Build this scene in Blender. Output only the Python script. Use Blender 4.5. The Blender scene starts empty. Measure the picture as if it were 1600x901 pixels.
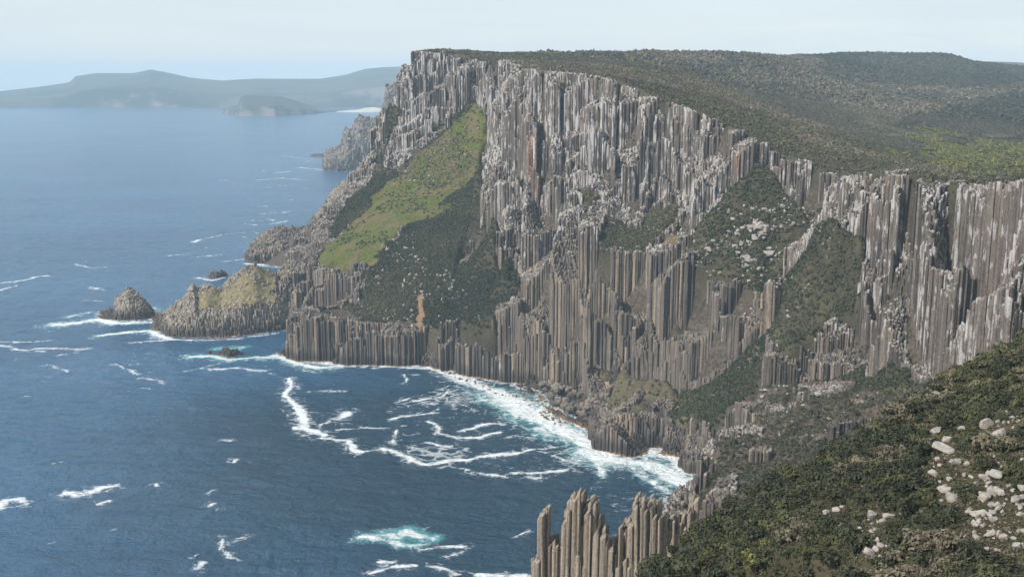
import bpy, math, random
import numpy as np

rng = np.random.default_rng(7)
random.seed(7)
scene = bpy.context.scene
COL = scene.collection

# ------------------------------------------------------------------ camera
CAM_H = 270.0
PITCH = math.radians(11.2)
F = 1716.0                      # focal length in pixels of the 1600 px wide photograph
cam_d = bpy.data.cameras.new("camera")
cam = bpy.data.objects.new("camera", cam_d)
COL.objects.link(cam)
cam_d.sensor_width = 36.0
cam_d.lens = F / 1600.0 * 36.0
cam_d.clip_start = 1.0
cam_d.clip_end = 60000.0
cam.location = (0, 0, CAM_H)
cam.rotation_euler = (math.radians(90) - PITCH, 0, 0)
scene.camera = cam

# ------------------------------------------------------------------ light
SUN_DIR = np.array([-0.80, -0.50, 0.78])      # towards the sun
SUN_DIR = SUN_DIR / np.linalg.norm(SUN_DIR)
sun_el = math.asin(SUN_DIR[2])
sun_az = math.atan2(SUN_DIR[0], SUN_DIR[1])   # from +Y towards +X
sd = bpy.data.lights.new("sun", 'SUN')
sd.energy = 4.2
sd.angle = math.radians(2.0)
sd.color = (1.0, 0.95, 0.88)
sun = bpy.data.objects.new("sun", sd)
COL.objects.link(sun)
from mathutils import Vector
sun.rotation_euler = Vector(SUN_DIR).to_track_quat('Z', 'Y').to_euler()

world = bpy.data.worlds.new("World")
scene.world = world
world.use_nodes = True
wn = world.node_tree
for n in list(wn.nodes):
    wn.nodes.remove(n)
w_out = wn.nodes.new('ShaderNodeOutputWorld')
w_bg = wn.nodes.new('ShaderNodeBackground')
w_bg.inputs['Strength'].default_value = 0.15
sky = wn.nodes.new('ShaderNodeTexSky')
sky.sky_type = 'NISHITA'
sky.sun_disc = False
sky.sun_elevation = sun_el
sky.sun_rotation = sun_az
sky.altitude = 270
sky.air_density = 1.0
sky.dust_density = 0.5
sky.ozone_density = 1.5
# thin high cloud, as a layer seen in perspective
w_tc = wn.nodes.new('ShaderNodeTexCoord')
w_sep = wn.nodes.new('ShaderNodeSeparateXYZ')
wn.links.new(w_tc.outputs['Generated'], w_sep.inputs[0])
w_add = wn.nodes.new('ShaderNodeMath'); w_add.operation = 'ADD'; w_add.inputs[1].default_value = 0.07
wn.links.new(w_sep.outputs['Z'], w_add.inputs[0])
w_max = wn.nodes.new('ShaderNodeMath'); w_max.operation = 'MAXIMUM'; w_max.inputs[1].default_value = 0.03
wn.links.new(w_add.outputs[0], w_max.inputs[0])
w_dx = wn.nodes.new('ShaderNodeMath'); w_dx.operation = 'DIVIDE'
w_dy = wn.nodes.new('ShaderNodeMath'); w_dy.operation = 'DIVIDE'
wn.links.new(w_sep.outputs['X'], w_dx.inputs[0]); wn.links.new(w_max.outputs[0], w_dx.inputs[1])
wn.links.new(w_sep.outputs['Y'], w_dy.inputs[0]); wn.links.new(w_max.outputs[0], w_dy.inputs[1])
w_cmb = wn.nodes.new('ShaderNodeCombineXYZ')
wn.links.new(w_dx.outputs[0], w_cmb.inputs[0]); wn.links.new(w_dy.outputs[0], w_cmb.inputs[1])
w_noise = wn.nodes.new('ShaderNodeTexNoise')
w_noise.inputs['Scale'].default_value = 0.42
w_noise.inputs['Detail'].default_value = 7
w_noise.inputs['Roughness'].default_value = 0.55
w_noise.inputs['Distortion'].default_value = 0.6
wn.links.new(w_cmb.outputs[0], w_noise.inputs['Vector'])
w_ramp = wn.nodes.new('ShaderNodeMapRange')
w_ramp.inputs['From Min'].default_value = 0.30
w_ramp.inputs['From Max'].default_value = 0.66
w_ramp.inputs['To Min'].default_value = 0.80
w_ramp.inputs['To Max'].default_value = 0.97
wn.links.new(w_noise.outputs['Fac'], w_ramp.inputs['Value'])
w_mix = wn.nodes.new('ShaderNodeMix'); w_mix.data_type = 'RGBA'
w_mix.inputs['B'].default_value = (4.15, 4.62, 4.98, 1)
wn.links.new(w_ramp.outputs[0], w_mix.inputs['Factor'])
wn.links.new(sky.outputs[0], w_mix.inputs['A'])
wn.links.new(w_mix.outputs['Result'], w_bg.inputs['Color'])
wn.links.new(w_bg.outputs[0], w_out.inputs['Surface'])

scene.view_settings.view_transform = 'Standard'
scene.view_settings.look = 'None'
scene.view_settings.exposure = 0.22
scene.view_settings.gamma = 1.0
scene.cycles.max_bounces = 4
scene.cycles.diffuse_bounces = 2
scene.cycles.glossy_bounces = 2
scene.cycles.volume_bounces = 1
scene.cycles.transparent_max_bounces = 8

# ------------------------------------------------------------------ maths helpers
sp, cp = math.sin(PITCH), math.cos(PITCH)

def slope(py):
    v = (450.5 - np.asarray(py, float)) / F
    return (-sp + cp * v) / (cp + sp * v)

def P(px, py, Y):
    v = (450.5 - py) / F
    t = Y / (cp + sp * v)
    return ((px - 800.0) / F * t, Y, CAM_H + t * (-sp + cp * v))

def SEA(px, py, z=0.0):
    s = slope(py)
    return P(px, py, (z - CAM_H) / s)

def proj(x, y, z):
    dz = z - CAM_H
    zc = y * cp - dz * sp
    zc = np.maximum(zc, 1e-3)
    yc = y * sp + dz * cp
    return 800.0 + F * x / zc, 450.5 - F * yc / zc

def hash2(ix, iy, seed):
    h = (ix.astype(np.int64) * 374761393 + iy.astype(np.int64) * 668265263 + seed * 974634777) & 0xFFFFFFFF
    h = ((h ^ (h >> 13)) * 1274126177) & 0xFFFFFFFF
    h = (h ^ (h >> 16)) & 0xFFFFFFFF
    return h / 4294967295.0

def vnoise(x, y, scale, seed):
    x = np.asarray(x, float) / scale; y = np.asarray(y, float) / scale
    ix = np.floor(x); iy = np.floor(y)
    fx = x - ix; fy = y - iy
    fx = fx * fx * (3 - 2 * fx); fy = fy * fy * (3 - 2 * fy)
    a = hash2(ix, iy, seed); b = hash2(ix + 1, iy, seed)
    c = hash2(ix, iy + 1, seed); d = hash2(ix + 1, iy + 1, seed)
    return (a * (1 - fx) + b * fx) * (1 - fy) + (c * (1 - fx) + d * fx) * fy

def fbm(x, y, scale, seed, octs=4, gain=0.5):
    s = 0; amp = 1; tot = 0
    for k in range(octs):
        s = s + amp * vnoise(x, y, scale / 2 ** k, seed + k * 17); tot += amp; amp *= gain
    return s / tot

def in_poly(px, py, poly):
    px = np.asarray(px); py = np.asarray(py)
    inside = np.zeros(px.shape, bool)
    n = len(poly)
    j = n - 1
    for i in range(n):
        xi, yi = poly[i]; xj, yj = poly[j]
        if yi != yj:
            c = ((yi > py) != (yj > py)) & (px < (xj - xi) * (py - yi) / (yj - yi) + xi)
            inside ^= c
        j = i
    return inside

def sstep(a, b, x):
    t = np.clip((x - a) / (b - a), 0, 1)
    return t * t * (3 - 2 * t)

def link_mesh(name, verts, polys, mat, point_attrs=None, face_attrs=None, smooth=False, parent=None):
    """polys: list of (m,k) int arrays."""
    me = bpy.data.meshes.new(name)
    verts = np.asarray(verts, np.float32)
    me.vertices.add(len(verts)); me.vertices.foreach_set('co', verts.ravel())
    loops = np.concatenate([p.ravel() for p in polys]).astype(np.int32)
    counts = np.concatenate([np.full(len(p), p.shape[1], np.int32) for p in polys])
    starts = np.concatenate([[0], np.cumsum(counts)[:-1]]).astype(np.int32)
    me.loops.add(len(loops)); me.loops.foreach_set('vertex_index', loops)
    me.polygons.add(len(counts)); me.polygons.foreach_set('loop_start', starts)
    me.polygons.foreach_set('loop_total', counts)
    if smooth:
        me.polygons.foreach_set('use_smooth', np.ones(len(counts), bool))
    me.update(calc_edges=True)
    for k, v in (point_attrs or {}).items():
        a = me.attributes.new(k, 'FLOAT', 'POINT'); a.data.foreach_set('value', np.asarray(v, np.float32))
    for k, v in (face_attrs or {}).items():
        a = me.attributes.new(k, 'FLOAT', 'FACE'); a.data.foreach_set('value', np.asarray(v, np.float32))
    me.materials.append(mat)
    o = bpy.data.objects.new(name, me)
    COL.objects.link(o)
    if parent:
        o.parent = parent
    return o

def tag(o, label=None, cat=None, group=None, kind=None):
    if label: o['label'] = label
    if cat: o['category'] = cat
    if group: o['group'] = group
    if kind: o['kind'] = kind
    return o

def grid_faces(nr, nc):
    i = np.arange(nr - 1)[:, None] * nc + np.arange(nc - 1)[None, :]
    i = i.ravel()
    return np.stack([i, i + 1, i + nc + 1, i + nc], 1)

# ------------------------------------------------------------------ node helper
class NT:
    def __init__(s, name):
        s.m = bpy.data.materials.new(name); s.m.use_nodes = True
        s.t = s.m.node_tree
        for n in list(s.t.nodes): s.t.nodes.remove(n)
        s.out = s.t.nodes.new('ShaderNodeOutputMaterial')
        s.b = s.t.nodes.new('ShaderNodeBsdfPrincipled')
        s.t.links.new(s.b.outputs[0], s.out.inputs['Surface'])
    def n(s, typ, **kw):
        nd = s.t.nodes.new(typ)
        for k, v in kw.items():
            setattr(nd, k, v)
        return nd
    def l(s, a, b): s.t.links.new(a, b)
    def pos(s):
        return s.n('ShaderNodeNewGeometry').outputs['Position']
    def mapped(s, vec, sc):
        m = s.n('ShaderNodeMapping'); m.inputs['Scale'].default_value = sc
        s.l(vec, m.inputs['Vector']); return m.outputs[0]
    def noise(s, vec, scale, detail=4, rough=0.55, dist=0.0):
        n = s.n('ShaderNodeTexNoise')
        n.inputs['Scale'].default_value = scale; n.inputs['Detail'].default_value = detail
        n.inputs['Roughness'].default_value = rough; n.inputs['Distortion'].default_value = dist
        s.l(vec, n.inputs['Vector']); return n.outputs['Fac']
    def rng(s, v, a, b, c=0.0, d=1.0, smooth=True):
        m = s.n('ShaderNodeMapRange')
        if smooth: m.interpolation_type = 'SMOOTHSTEP'
        s.l(v, m.inputs['Value'])
        for k, x in zip(('From Min', 'From Max', 'To Min', 'To Max'), (a, b, c, d)):
            if hasattr(x, 'links'): s.l(x, m.inputs[k])
            else: m.inputs[k].default_value = x
        return m.outputs[0]
    def math(s, op, a, b=None):
        m = s.n('ShaderNodeMath', operation=op)
        for i, x in enumerate((a, b)):
            if x is None: continue
            if hasattr(x, 'links'): s.l(x, m.inputs[i])
            else: m.inputs[i].default_value = x
        return m.outputs[0]
    def mix(s, f, a, b, blend='MIX'):
        m = s.n('ShaderNodeMix', data_type='RGBA', blend_type=blend)
        for k, x in (('Factor', f), ('A', a), ('B', b)):
            if hasattr(x, 'links'): s.l(x, m.inputs[k])
            elif k == 'Factor': m.inputs[k].default_value = x
            else: m.inputs[k].default_value = tuple(x) + (1,)
        return m.outputs['Result']
    def attr(s, name):
        a = s.n('ShaderNodeAttribute', attribute_name=name); return a.outputs['Fac']
    def bump(s, h, strength, dist):
        b = s.n('ShaderNodeBump'); b.inputs['Strength'].default_value = strength
        b.inputs['Distance'].default_value = dist
        s.l(h, b.inputs['Height']); s.l(b.outputs[0], s.b.inputs['Normal'])

def rock_material(name, lichen=1.0, tan=0.0, fine=1.0):
    m = NT(name)
    pos = m.pos()
    rnd = m.attr('rnd')
    rnd2 = m.math('FRACT', m.math('MULTIPLY', rnd, 7.31))
    big = m.noise(m.mapped(pos, (1, 1, 0.35)), 0.018, 4)
    streak = m.noise(m.mapped(pos, (1, 1, 0.07)), 0.55 * fine, 5, 0.65)
    grain = m.noise(m.mapped(pos, (1, 1, 0.5)), 1.4 * fine, 4, 0.7)
    # bare dolerite: grey brown, some columns tan
    c = m.mix(m.rng(rnd, 0, 1), (0.075, 0.066, 0.062), (0.24, 0.20, 0.165))
    c = m.mix(m.math('MULTIPLY', m.rng(rnd2, 0.60, 0.98, 0, 0.85), m.rng(m.attr('lich'), 0.1, 0.75, 1, 0.25)), c, (0.46, 0.35, 0.24))
    band = m.noise(m.mapped(pos, (1, 1, 0.05)), 0.11, 4, 0.6)
    c = m.mix(m.rng(band, 0.44, 0.62, 0, 0.7), c, (0.045, 0.042, 0.043))
    c = m.mix(m.rng(big, 0.40, 0.62), c, m.mix(0.5, c, (0.24, 0.20, 0.165)))
    if tan: c = m.mix(m.rng(rnd2, 0, 1, tan * 0.7, tan), c, (0.46, 0.38, 0.29))
    c = m.mix(m.rng(streak, 0.35, 0.7, 0.0, 0.6), c, m.mix(1.0, c, (0.62, 0.60, 0.60), 'MULTIPLY'))
    # rust stain
    rust = m.noise(m.mapped(pos, (1, 1, 0.3)), 0.03, 3)
    rusts = m.math('MULTIPLY', m.rng(rust, 0.62, 0.74), m.rng(rnd2, 0.3, 0.7))
    c = m.mix(m.math('MULTIPLY', rusts, m.attr('lich')), c, (0.33, 0.19, 0.125))
    # pale lichen crust, patchy, thicker where the 'lich' attribute is high
    lp = m.noise(m.mapped(pos, (1, 1, 0.30)), 0.26 * fine, 6, 0.68, 0.3)
    lp = m.math('ADD', lp, m.math('MULTIPLY', m.math('SUBTRACT', rnd, 0.5), 0.10))
    lpb = m.noise(m.mapped(pos, (1, 1, 0.6)), 0.035, 4)
    lp = m.math('ADD', lp, m.math('MULTIPLY', m.math('SUBTRACT', lpb, 0.5), 0.45))
    lp = m.math('ADD', lp, m.math('MULTIPLY', m.math('SUBTRACT', 0.5, band), 0.22))
    thr = m.math('SUBTRACT', 0.74, m.math('MULTIPLY', m.attr('lich'), 0.26 * lichen))
    lm = m.rng(lp, thr, m.math('ADD', thr, 0.07))
    lcol = m.mix(m.rng(grain, .32, .66), (0.30, 0.28, 0.275), (0.70, 0.66, 0.63))
    c = m.mix(m.math('MULTIPLY', lm, 0.85), c, lcol)
    # weathered broken tops are paler
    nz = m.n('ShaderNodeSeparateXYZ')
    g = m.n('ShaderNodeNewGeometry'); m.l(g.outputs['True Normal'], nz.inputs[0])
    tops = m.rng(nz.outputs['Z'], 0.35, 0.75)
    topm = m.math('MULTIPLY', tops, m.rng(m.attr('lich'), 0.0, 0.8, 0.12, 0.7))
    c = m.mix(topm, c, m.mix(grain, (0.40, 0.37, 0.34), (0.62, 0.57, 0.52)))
    # fine darker speckle and cracks
    c = m.mix(m.rng(grain, 0.50, 0.64, 0, 0.62), c, (0.045, 0.04, 0.04))
    # tidal bands: wet black rock, ochre weed just above the water
    zz = m.n('ShaderNodeSeparateXYZ'); m.l(pos, zz.inputs[0])
    zn = m.math('ADD', zz.outputs['Z'], m.math('MULTIPLY', m.noise(pos, 0.12, 4), -5.0))
    c = m.mix(m.rng(zn, 11.0, 2.0, 0, 0.75), c, (0.045, 0.04, 0.04))
    c = m.mix(m.rng(zn, -0.9, -2.0, 0, 0.8), c, (0.27, 0.15, 0.06))
    m.l(c, m.b.inputs['Base Color'])
    m.b.inputs['Roughness'].default_value = 0.9
    m.b.inputs['Specular IOR Level'].default_value = 0.25
    h = m.math('ADD', m.math('MULTIPLY', streak, 1.6), m.math('MULTIPLY', grain, 0.8))
    m.bump(h, 0.9, 0.9 / fine)
    return m.m

M_ROCK = rock_material("dolerite_rock")
M_ROCK_NEAR = rock_material("dolerite_pinnacle_rock", 0.55, 0.80, 1.6)
M_ROCK_LOW = rock_material("dolerite_stack_rock", 0.8, 0.45, 1.0)

def boulder_material():
    m = NT("pale_boulder_rock")
    pos = m.pos()
    oi = m.n('ShaderNodeObjectInfo').outputs['Random']
    g = m.noise(pos, 0.9, 6, 0.7)
    c = m.mix(m.rng(g, .3, .7), (0.17, 0.157, 0.148), (0.40, 0.37, 0.335))
    c = m.mix(m.rng(oi, 0, 1, 0, 0.5), c, (0.38, 0.32, 0.26))
    c = m.mix(m.rng(m.noise(pos, 2.5, 5, 0.7), 0.54, 0.66, 0, 0.5), c, (0.13, 0.12, 0.115))
    m.l(c, m.b.inputs['Base Color']); m.b.inputs['Roughness'].default_value = 0.92
    m.bump(m.noise(pos, 1.6, 6, 0.7), 0.6, 0.35)
    return m.m
M_BOULDER = boulder_material()

def ground_material():
    """soil and low heath between the shrubs; attribute g: green grass, d: dry grass, s: bare soil/rock"""
    m = NT("heath_ground")
    pos = m.pos()
    n1 = m.noise(pos, 0.05, 5, 0.6); n2 = m.noise(pos, 0.35, 5, 0.65); n3 = m.noise(pos, 1.2, 4, 0.7)
    c = m.mix(m.rng(n1, 0.35, 0.65), (0.055, 0.052, 0.032), (0.105, 0.090, 0.056))
    c = m.mix(m.rng(n2, 0.45, 0.7, 0, 0.6), c, (0.085, 0.072, 0.046))
    gr = m.mix(m.rng(n2, 0.35, 0.65), (0.060, 0.078, 0.020), (0.135, 0.138, 0.036))
    gr = m.mix(m.rng(n1, 0.50, 0.60, 0, 0.8), gr, (0.16, 0.12, 0.065))
    gr = m.mix(m.rng(n3, 0.5, 0.7, 0, 0.5), gr, (0.045, 0.065, 0.015))
    c = m.mix(m.attr('g'), c, gr)
    dg = m.mix(m.rng(n2, 0.35, 0.65), (0.17, 0.142, 0.075), (0.29, 0.235, 0.135))
    dg = m.mix(m.rng(n3, 0.5, 0.7, 0, 0.6), dg, (0.09, 0.09, 0.04))
    c = m.mix(m.attr('d'), c, dg)
    so = m.mix(m.rng(n2, 0.35, 0.65), (0.062, 0.052, 0.042), (0.150, 0.120, 0.092))
    so = m.mix(m.rng(n3, 0.5, 0.7, 0, 0.7), so, (0.06, 0.055, 0.05))
    c = m.mix(m.attr('s'), c, so)
    c = m.mix(m.attr('o'), c, m.mix(m.rng(n3, 0.35, 0.65), (0.27, 0.16, 0.085), (0.38, 0.25, 0.15)))
    m.l(c, m.b.inputs['Base Color']); m.b.inputs['Roughness'].default_value = 1.0
    m.b.inputs['Specular IOR Level'].default_value = 0.1
    m.bump(m.math('ADD', n2, m.math('MULTIPLY', n3, 0.6)), 1.0, 1.6)
    return m.m
M_GROUND = ground_material()

def leaf_material():
    """tint attribute: 0 dark green .. 1 yellow green; k: greyness/brownness"""
    m = NT("shrub_foliage")
    t = m.attr('tint'); k = m.attr('grey'); r = m.attr('leaf')
    cr = m.n('ShaderNodeValToRGB')
    e = cr.color_ramp.elements
    e[0].position = 0.0; e[0].color = (0.027, 0.033, 0.020, 1)
    e[1].position = 1.0; e[1].color = (0.20, 0.20, 0.040, 1)
    for p_, c_ in ((0.35, (0.052, 0.058, 0.029, 1)), (0.65, (0.088, 0.092, 0.038, 1))):
        x = cr.color_ramp.elements.new(p_); x.color = c_
    m.l(t, cr.inputs[0])
    c = m.mix(k, cr.outputs[0], (0.175, 0.146, 0.105))
    c = m.mix(m.rng(r, 0, 1, 0, 0.75), m.mix(1.0, c, (0.55, 0.55, 0.55), 'MULTIPLY'), m.mix(1.0, c, (1.7, 1.7, 1.6), 'MULTIPLY'))
    m.l(c, m.b.inputs['Base Color']); m.b.inputs['Roughness'].default_value = 0.75
    m.b.inputs['Specular IOR Level'].default_value = 0.2
    return m.m
M_LEAF = leaf_material()

def wood_material():
    m = NT("shrub_wood")
    n = m.noise(m.pos(), 6.0, 3)
    m.l(m.mix(n, (0.10, 0.085, 0.07), (0.22, 0.19, 0.16)), m.b.inputs['Base Color'])
    m.b.inputs['Roughness'].default_value = 0.9
    return m.m

# ------------------------------------------------------------------ terrain control points
# every breakline: points (px, py, forward distance) or sea points (px, py) at z = 0
pts = []
def dens(a, b, step=12.0):
    a = np.array(a); b = np.array(b)
    n = max(1, int(np.linalg.norm((a - b)[:2]) / step))
    return [tuple(a + (b - a) * i / n) for i in range(n)]
def line(lst, step=12.0, dz=0.0, off=(0, 0)):
    q = []
    for t in lst:
        q.append(P(*t) if len(t) == 3 else SEA(*t))
    q = [(x + off[0], y + off[1], z + dz) for x, y, z in q]
    for a, b in zip(q[:-1], q[1:]):
        pts.extend(dens(a, b, step))
    pts.append(q[-1])
    return q
def xyz(lst, step=15.0):
    for a, b in zip(lst[:-1], lst[1:]):
        pts.extend(dens(a, b, step))
    pts.append(lst[-1])

# crest of the cliffs
CREST = [(640, 80, 1400), (700, 84, 1400), (733, 88, 1400), (746, 97, 1395), (780, 97, 1320), (805, 102, 1200),
         (830, 110, 1075), (870, 112, 1050), (920, 118, 1040), (960, 128, 1010), (1000, 140, 985), (1060, 165, 940), (1110, 185, 905),
         (1145, 203, 885), (1180, 215, 862), (1225, 240, 842), (1250, 250, 830), (1280, 266, 812), (1306, 284, 797), (1318, 271, 722),
         (1360, 270, 700), (1400, 273, 668), (1440, 290, 622), (1500, 289, 582), (1560, 291, 540), (1600, 285, 515), (1720, 270, 455)]
cr = line(CREST, 8)
# a flat lip behind the crest
for (x, y, z) in list(cr):
    pass
CRX = np.array(cr)
lip = [(x + 10, y + 22, z + 1.5) for x, y, z in cr[:19]] + [(x + 18, y + 20, z + 1) for x, y, z in cr[19:]]
xyz(lip, 10)

# shoreline of the main headland and cove
SHORE = [(452, 556), (480, 566), (560, 571), (640, 574), (700, 579), (740, 590), (790, 600), (830, 613), (850, 640), (880, 655),
         (925, 675), (936, 706), (985, 713), (1040, 708), (1048, 728), (1075, 742), (1102, 748)]
sh = line(SHORE, 8)
xyz([(x + (-12 if i < 1 else 0), y - 16, -25) for i, (x, y, z) in enumerate(sh)], 12)
# the lower cliff band of the headland: its top edge
line([(469, 482, 1022), (500, 490, 1014), (560, 503, 1009), (620, 508, 1003), (690, 512, 994), (730, 508, 972), (765, 496, 955), (812, 470, 950)], 9)
line([(500, 484, 1032), (560, 492, 1040), (620, 496, 1035), (690, 492, 1022), (730, 480, 1010), (765, 470, 1000)], 9)
# ground just behind the front spur's top (trench), then the cliff below the green ramp
line([(475, 478, 1060), (530, 478, 1068), (560, 480, 1060)], 10)
line([(480, 500, 1125), (515, 490, 1120), (548, 470, 1100)], 10)
line([(462, 440, 1170), (500, 428, 1135), (545, 430, 1112), (565, 425, 1108)], 9)
line([(468, 512, 1150), (463, 520, 1135)], 9)
# west side silhouette ridge
RIDGE = [(640, 80, 1400), (630, 110, 1400), (617, 150, 1395), (604, 200, 1385), (598, 232, 1375), (562, 275, 1345), (525, 308, 1310), (500, 338, 1275),
         (478, 380, 1235), (460, 405, 1205), (452, 428, 1185)]
rd = line(RIDGE, 10)
line([(635, 92, 1398), (628, 118, 1396)], 8)
# sea side of that ridge, falling steeply to the west and north
xyz([(rd[0][0] - 35, 1440, 215)] + [(x - 30 - 0.25 * z, y + 25, z * 0.35) for x, y, z in rd[1:]] , 12)
xyz([(x - 60 - 0.35 * z, y + 45, -25) for x, y, z in rd], 14)
# foot of the leftmost buttress, along the scrub and green ramp
line([(738, 150, 1382), (705, 195, 1368), (650, 237, 1345), (612, 272, 1325), (592, 305, 1300), (560, 335, 1265), (530, 362, 1235), (508, 385, 1200)], 9)
line([(600, 205, 1378), (612, 230, 1362), (600, 262, 1345)], 9)
line([(745, 143, 1380), (775, 150, 1362), (786, 150, 1340), (795, 140, 1290)], 9)
# green ramp
line([(750, 170, 1350), (720, 220, 1330), (670, 280, 1285), (620, 330, 1235), (565, 370, 1190), (530, 400, 1150), (508, 412, 1135)], 12)
line([(762, 180, 1335), (752, 240, 1290), (715, 295, 1245), (665, 340, 1195), (605, 375, 1155), (575, 415, 1120)], 12)
# scrub slope under the prow
line([(755, 250, 1262), (740, 320, 1175), (720, 380, 1115), (705, 440, 1058), (700, 490, 1020)], 12)
line([(640, 400, 1110), (620, 450, 1070)], 12)
line([(780, 400, 1062), (770, 450, 1020), (765, 480, 998)], 12)
line([(757, 250, 1200), (764, 332, 1112), (786, 382, 1062), (806, 430, 1020), (815, 456, 990)], 8)
# prow: western edge of the great cliff
line([(809, 100, 1150), (788, 136, 1128), (772, 190, 1112), (759, 245, 1100), (768, 325, 1080), (792, 380, 1040), (816, 446, 985), (822, 480, 962)], 8)
# great cliff faces: contact lines
line([(822, 480, 962), (826, 560, 935), (832, 600, 925)], 8)
line([(834, 604, 918), (880, 610, 900), (905, 616, 880)], 8)
line([(830, 300, 1022), (880, 300, 998)], 8)
# rubble beach
line([(850, 612, 900), (890, 628, 872), (930, 640, 835), (945, 652, 810)], 8)
# the narrow spur with a tuft (900..960, 530..620)
line([(905, 540, 885), (930, 545, 878), (955, 552, 872)], 8)
line([(900, 620, 868), (940, 632, 838)], 8)
# second tier: top edge of lower columns, ledges
line([(922, 388, 925), (960, 396, 905), (1000, 402, 885), (1040, 398, 872), (1060, 402, 862)], 8)
line([(900, 300, 960), (930, 330, 945), (960, 350, 930), (1000, 348, 915), (1040, 330, 908), (1065, 312, 905)], 8)
line([(920, 290, 975), (1000, 300, 940), (1060, 290, 918), (1075, 330, 900)], 8)
# lower terrace above the front block
line([(955, 600, 850), (1000, 585, 842), (1040, 590, 828), (1060, 612, 812)], 8)
line([(945, 640, 795), (1000, 632, 785), (1040, 640, 782), (1062, 652, 778)], 8)
line([(942, 650, 770), (985, 645, 766), (1035, 655, 766)], 8)
line([(1060, 652, 768), (1085, 655, 740), (1100, 665, 722)], 8)
# V gully floor and right-hand slope
line([(1062, 648, 782), (1095, 612, 780), (1130, 585, 780), (1165, 550, 783), (1200, 512, 782), (1240, 478, 785), (1290, 430, 779), (1330, 385, 772), (1345, 352, 762)], 10)
line([(1110, 655, 735), (1160, 615, 720), (1200, 590, 700), (1225, 570, 690)], 10)
# top edge of the third column group and rubble above it
line([(1062, 410, 855), (1100, 432, 832), (1140, 442, 818), (1180, 450, 808), (1215, 462, 800), (1235, 470, 794)], 8)
line([(1080, 340, 872), (1120, 350, 848), (1160, 345, 836), (1210, 340, 822), (1250, 330, 812), (1300, 325, 790)], 10)
line([(1130, 300, 868), (1160, 270, 862), (1192, 240, 850), (1225, 268, 833), (1250, 300, 822), (1300, 318, 795)], 9)
line([(1090, 300, 884), (1110, 285, 880)], 9)
# right cliff
line([(1315, 300, 760), (1322, 345, 735), (1350, 352, 730), (1368, 345, 722)], 8)
line([(1370, 350, 715), (1362, 400, 690), (1345, 460, 672), (1330, 495, 668), (1285, 505, 665), (1240, 530, 662), (1220, 556, 660), (1212, 590, 652)], 8)
line([(1212, 602, 648), (1260, 604, 646), (1310, 585, 645), (1345, 592, 610), (1400, 592, 570), (1440, 604, 545), (1500, 588, 525), (1560, 555, 500), (1640, 520, 455)], 9)
line([(1405, 380, 650), (1412, 470, 640), (1415, 540, 626)], 6)   # dark recess
line([(1450, 300, 628), (1450, 420, 622), (1425, 545, 618)], 6)
# brown slope
line([(1200, 640, 580), (1130, 690, 525), (1111, 722, 500), (1100, 747, 480), (1072, 790, 450), (1064, 815, 430), (1060, 850, 395), (1050, 890, 372)], 9)
line([(1300, 625, 560), (1400, 610, 535), (1500, 600, 480), (1600, 560, 430)], 14)
line([(1300, 700, 475), (1200, 748, 430), (1150, 800, 395), (1120, 850, 365)], 14)
line([(1140, 655, 600), (1170, 650, 590)], 10)
# sea-side foot of the brown slope
xyz([(118, 640, -20), (80, 590, -20), (66, 525, -20), (50, 480, -20), (38, 430, -20), (20, 395, -20), (0, 380, -25)], 12)
xyz([(130, 700, -10), (128, 650, 10)], 12)
# foreground slope
FG = [(1720, 500, 215), (1600, 530, 205), (1500, 580, 195), (1400, 640, 190), (1300, 700, 185), (1200, 750, 180), (1130, 790, 176), (1060, 850, 170), (1005, 893, 166), (960, 930, 160)]
fg = line(FG, 10)
xyz([(x + 6, y + 55, z - 62) for x, y, z in fg], 14)
xyz([(x - 14, y + 110, z - 105) for x, y, z in fg], 16)
line([(1600, 640, 165), (1500, 690, 158), (1400, 740, 152), (1300, 800, 148), (1200, 850, 143), (1100, 905, 138)], 10)
line([(1640, 760, 128), (1500, 850, 122), (1400, 905, 118)], 10)
xyz([(300, 110, 262), (120, 20, 262), (60, -40, 262), (0, -60, 262)], 20)
xyz([(90, 95, 222), (70, 80, 226), (40, 40, 245), (20, 10, 258)], 12)
xyz([(28, 140, 178), (5, 110, 170), (-20, 60, 190), (-30, 0, 220), (-40, -60, 220)], 12)
xyz([(20, 200, 60), (-20, 150, 20), (-60, 60, 30), (-90, -60, 30)], 15)
xyz([(10, 260, -20), (-50, 160, -20), (-110, 60, -20), (-140, -60, -20)], 15)
xyz([(400, 200, 262), (460, 420, 240), (520, 560, 232), (560, 300, 262), (600, -60, 262), (300, -60, 262)], 40)
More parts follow.
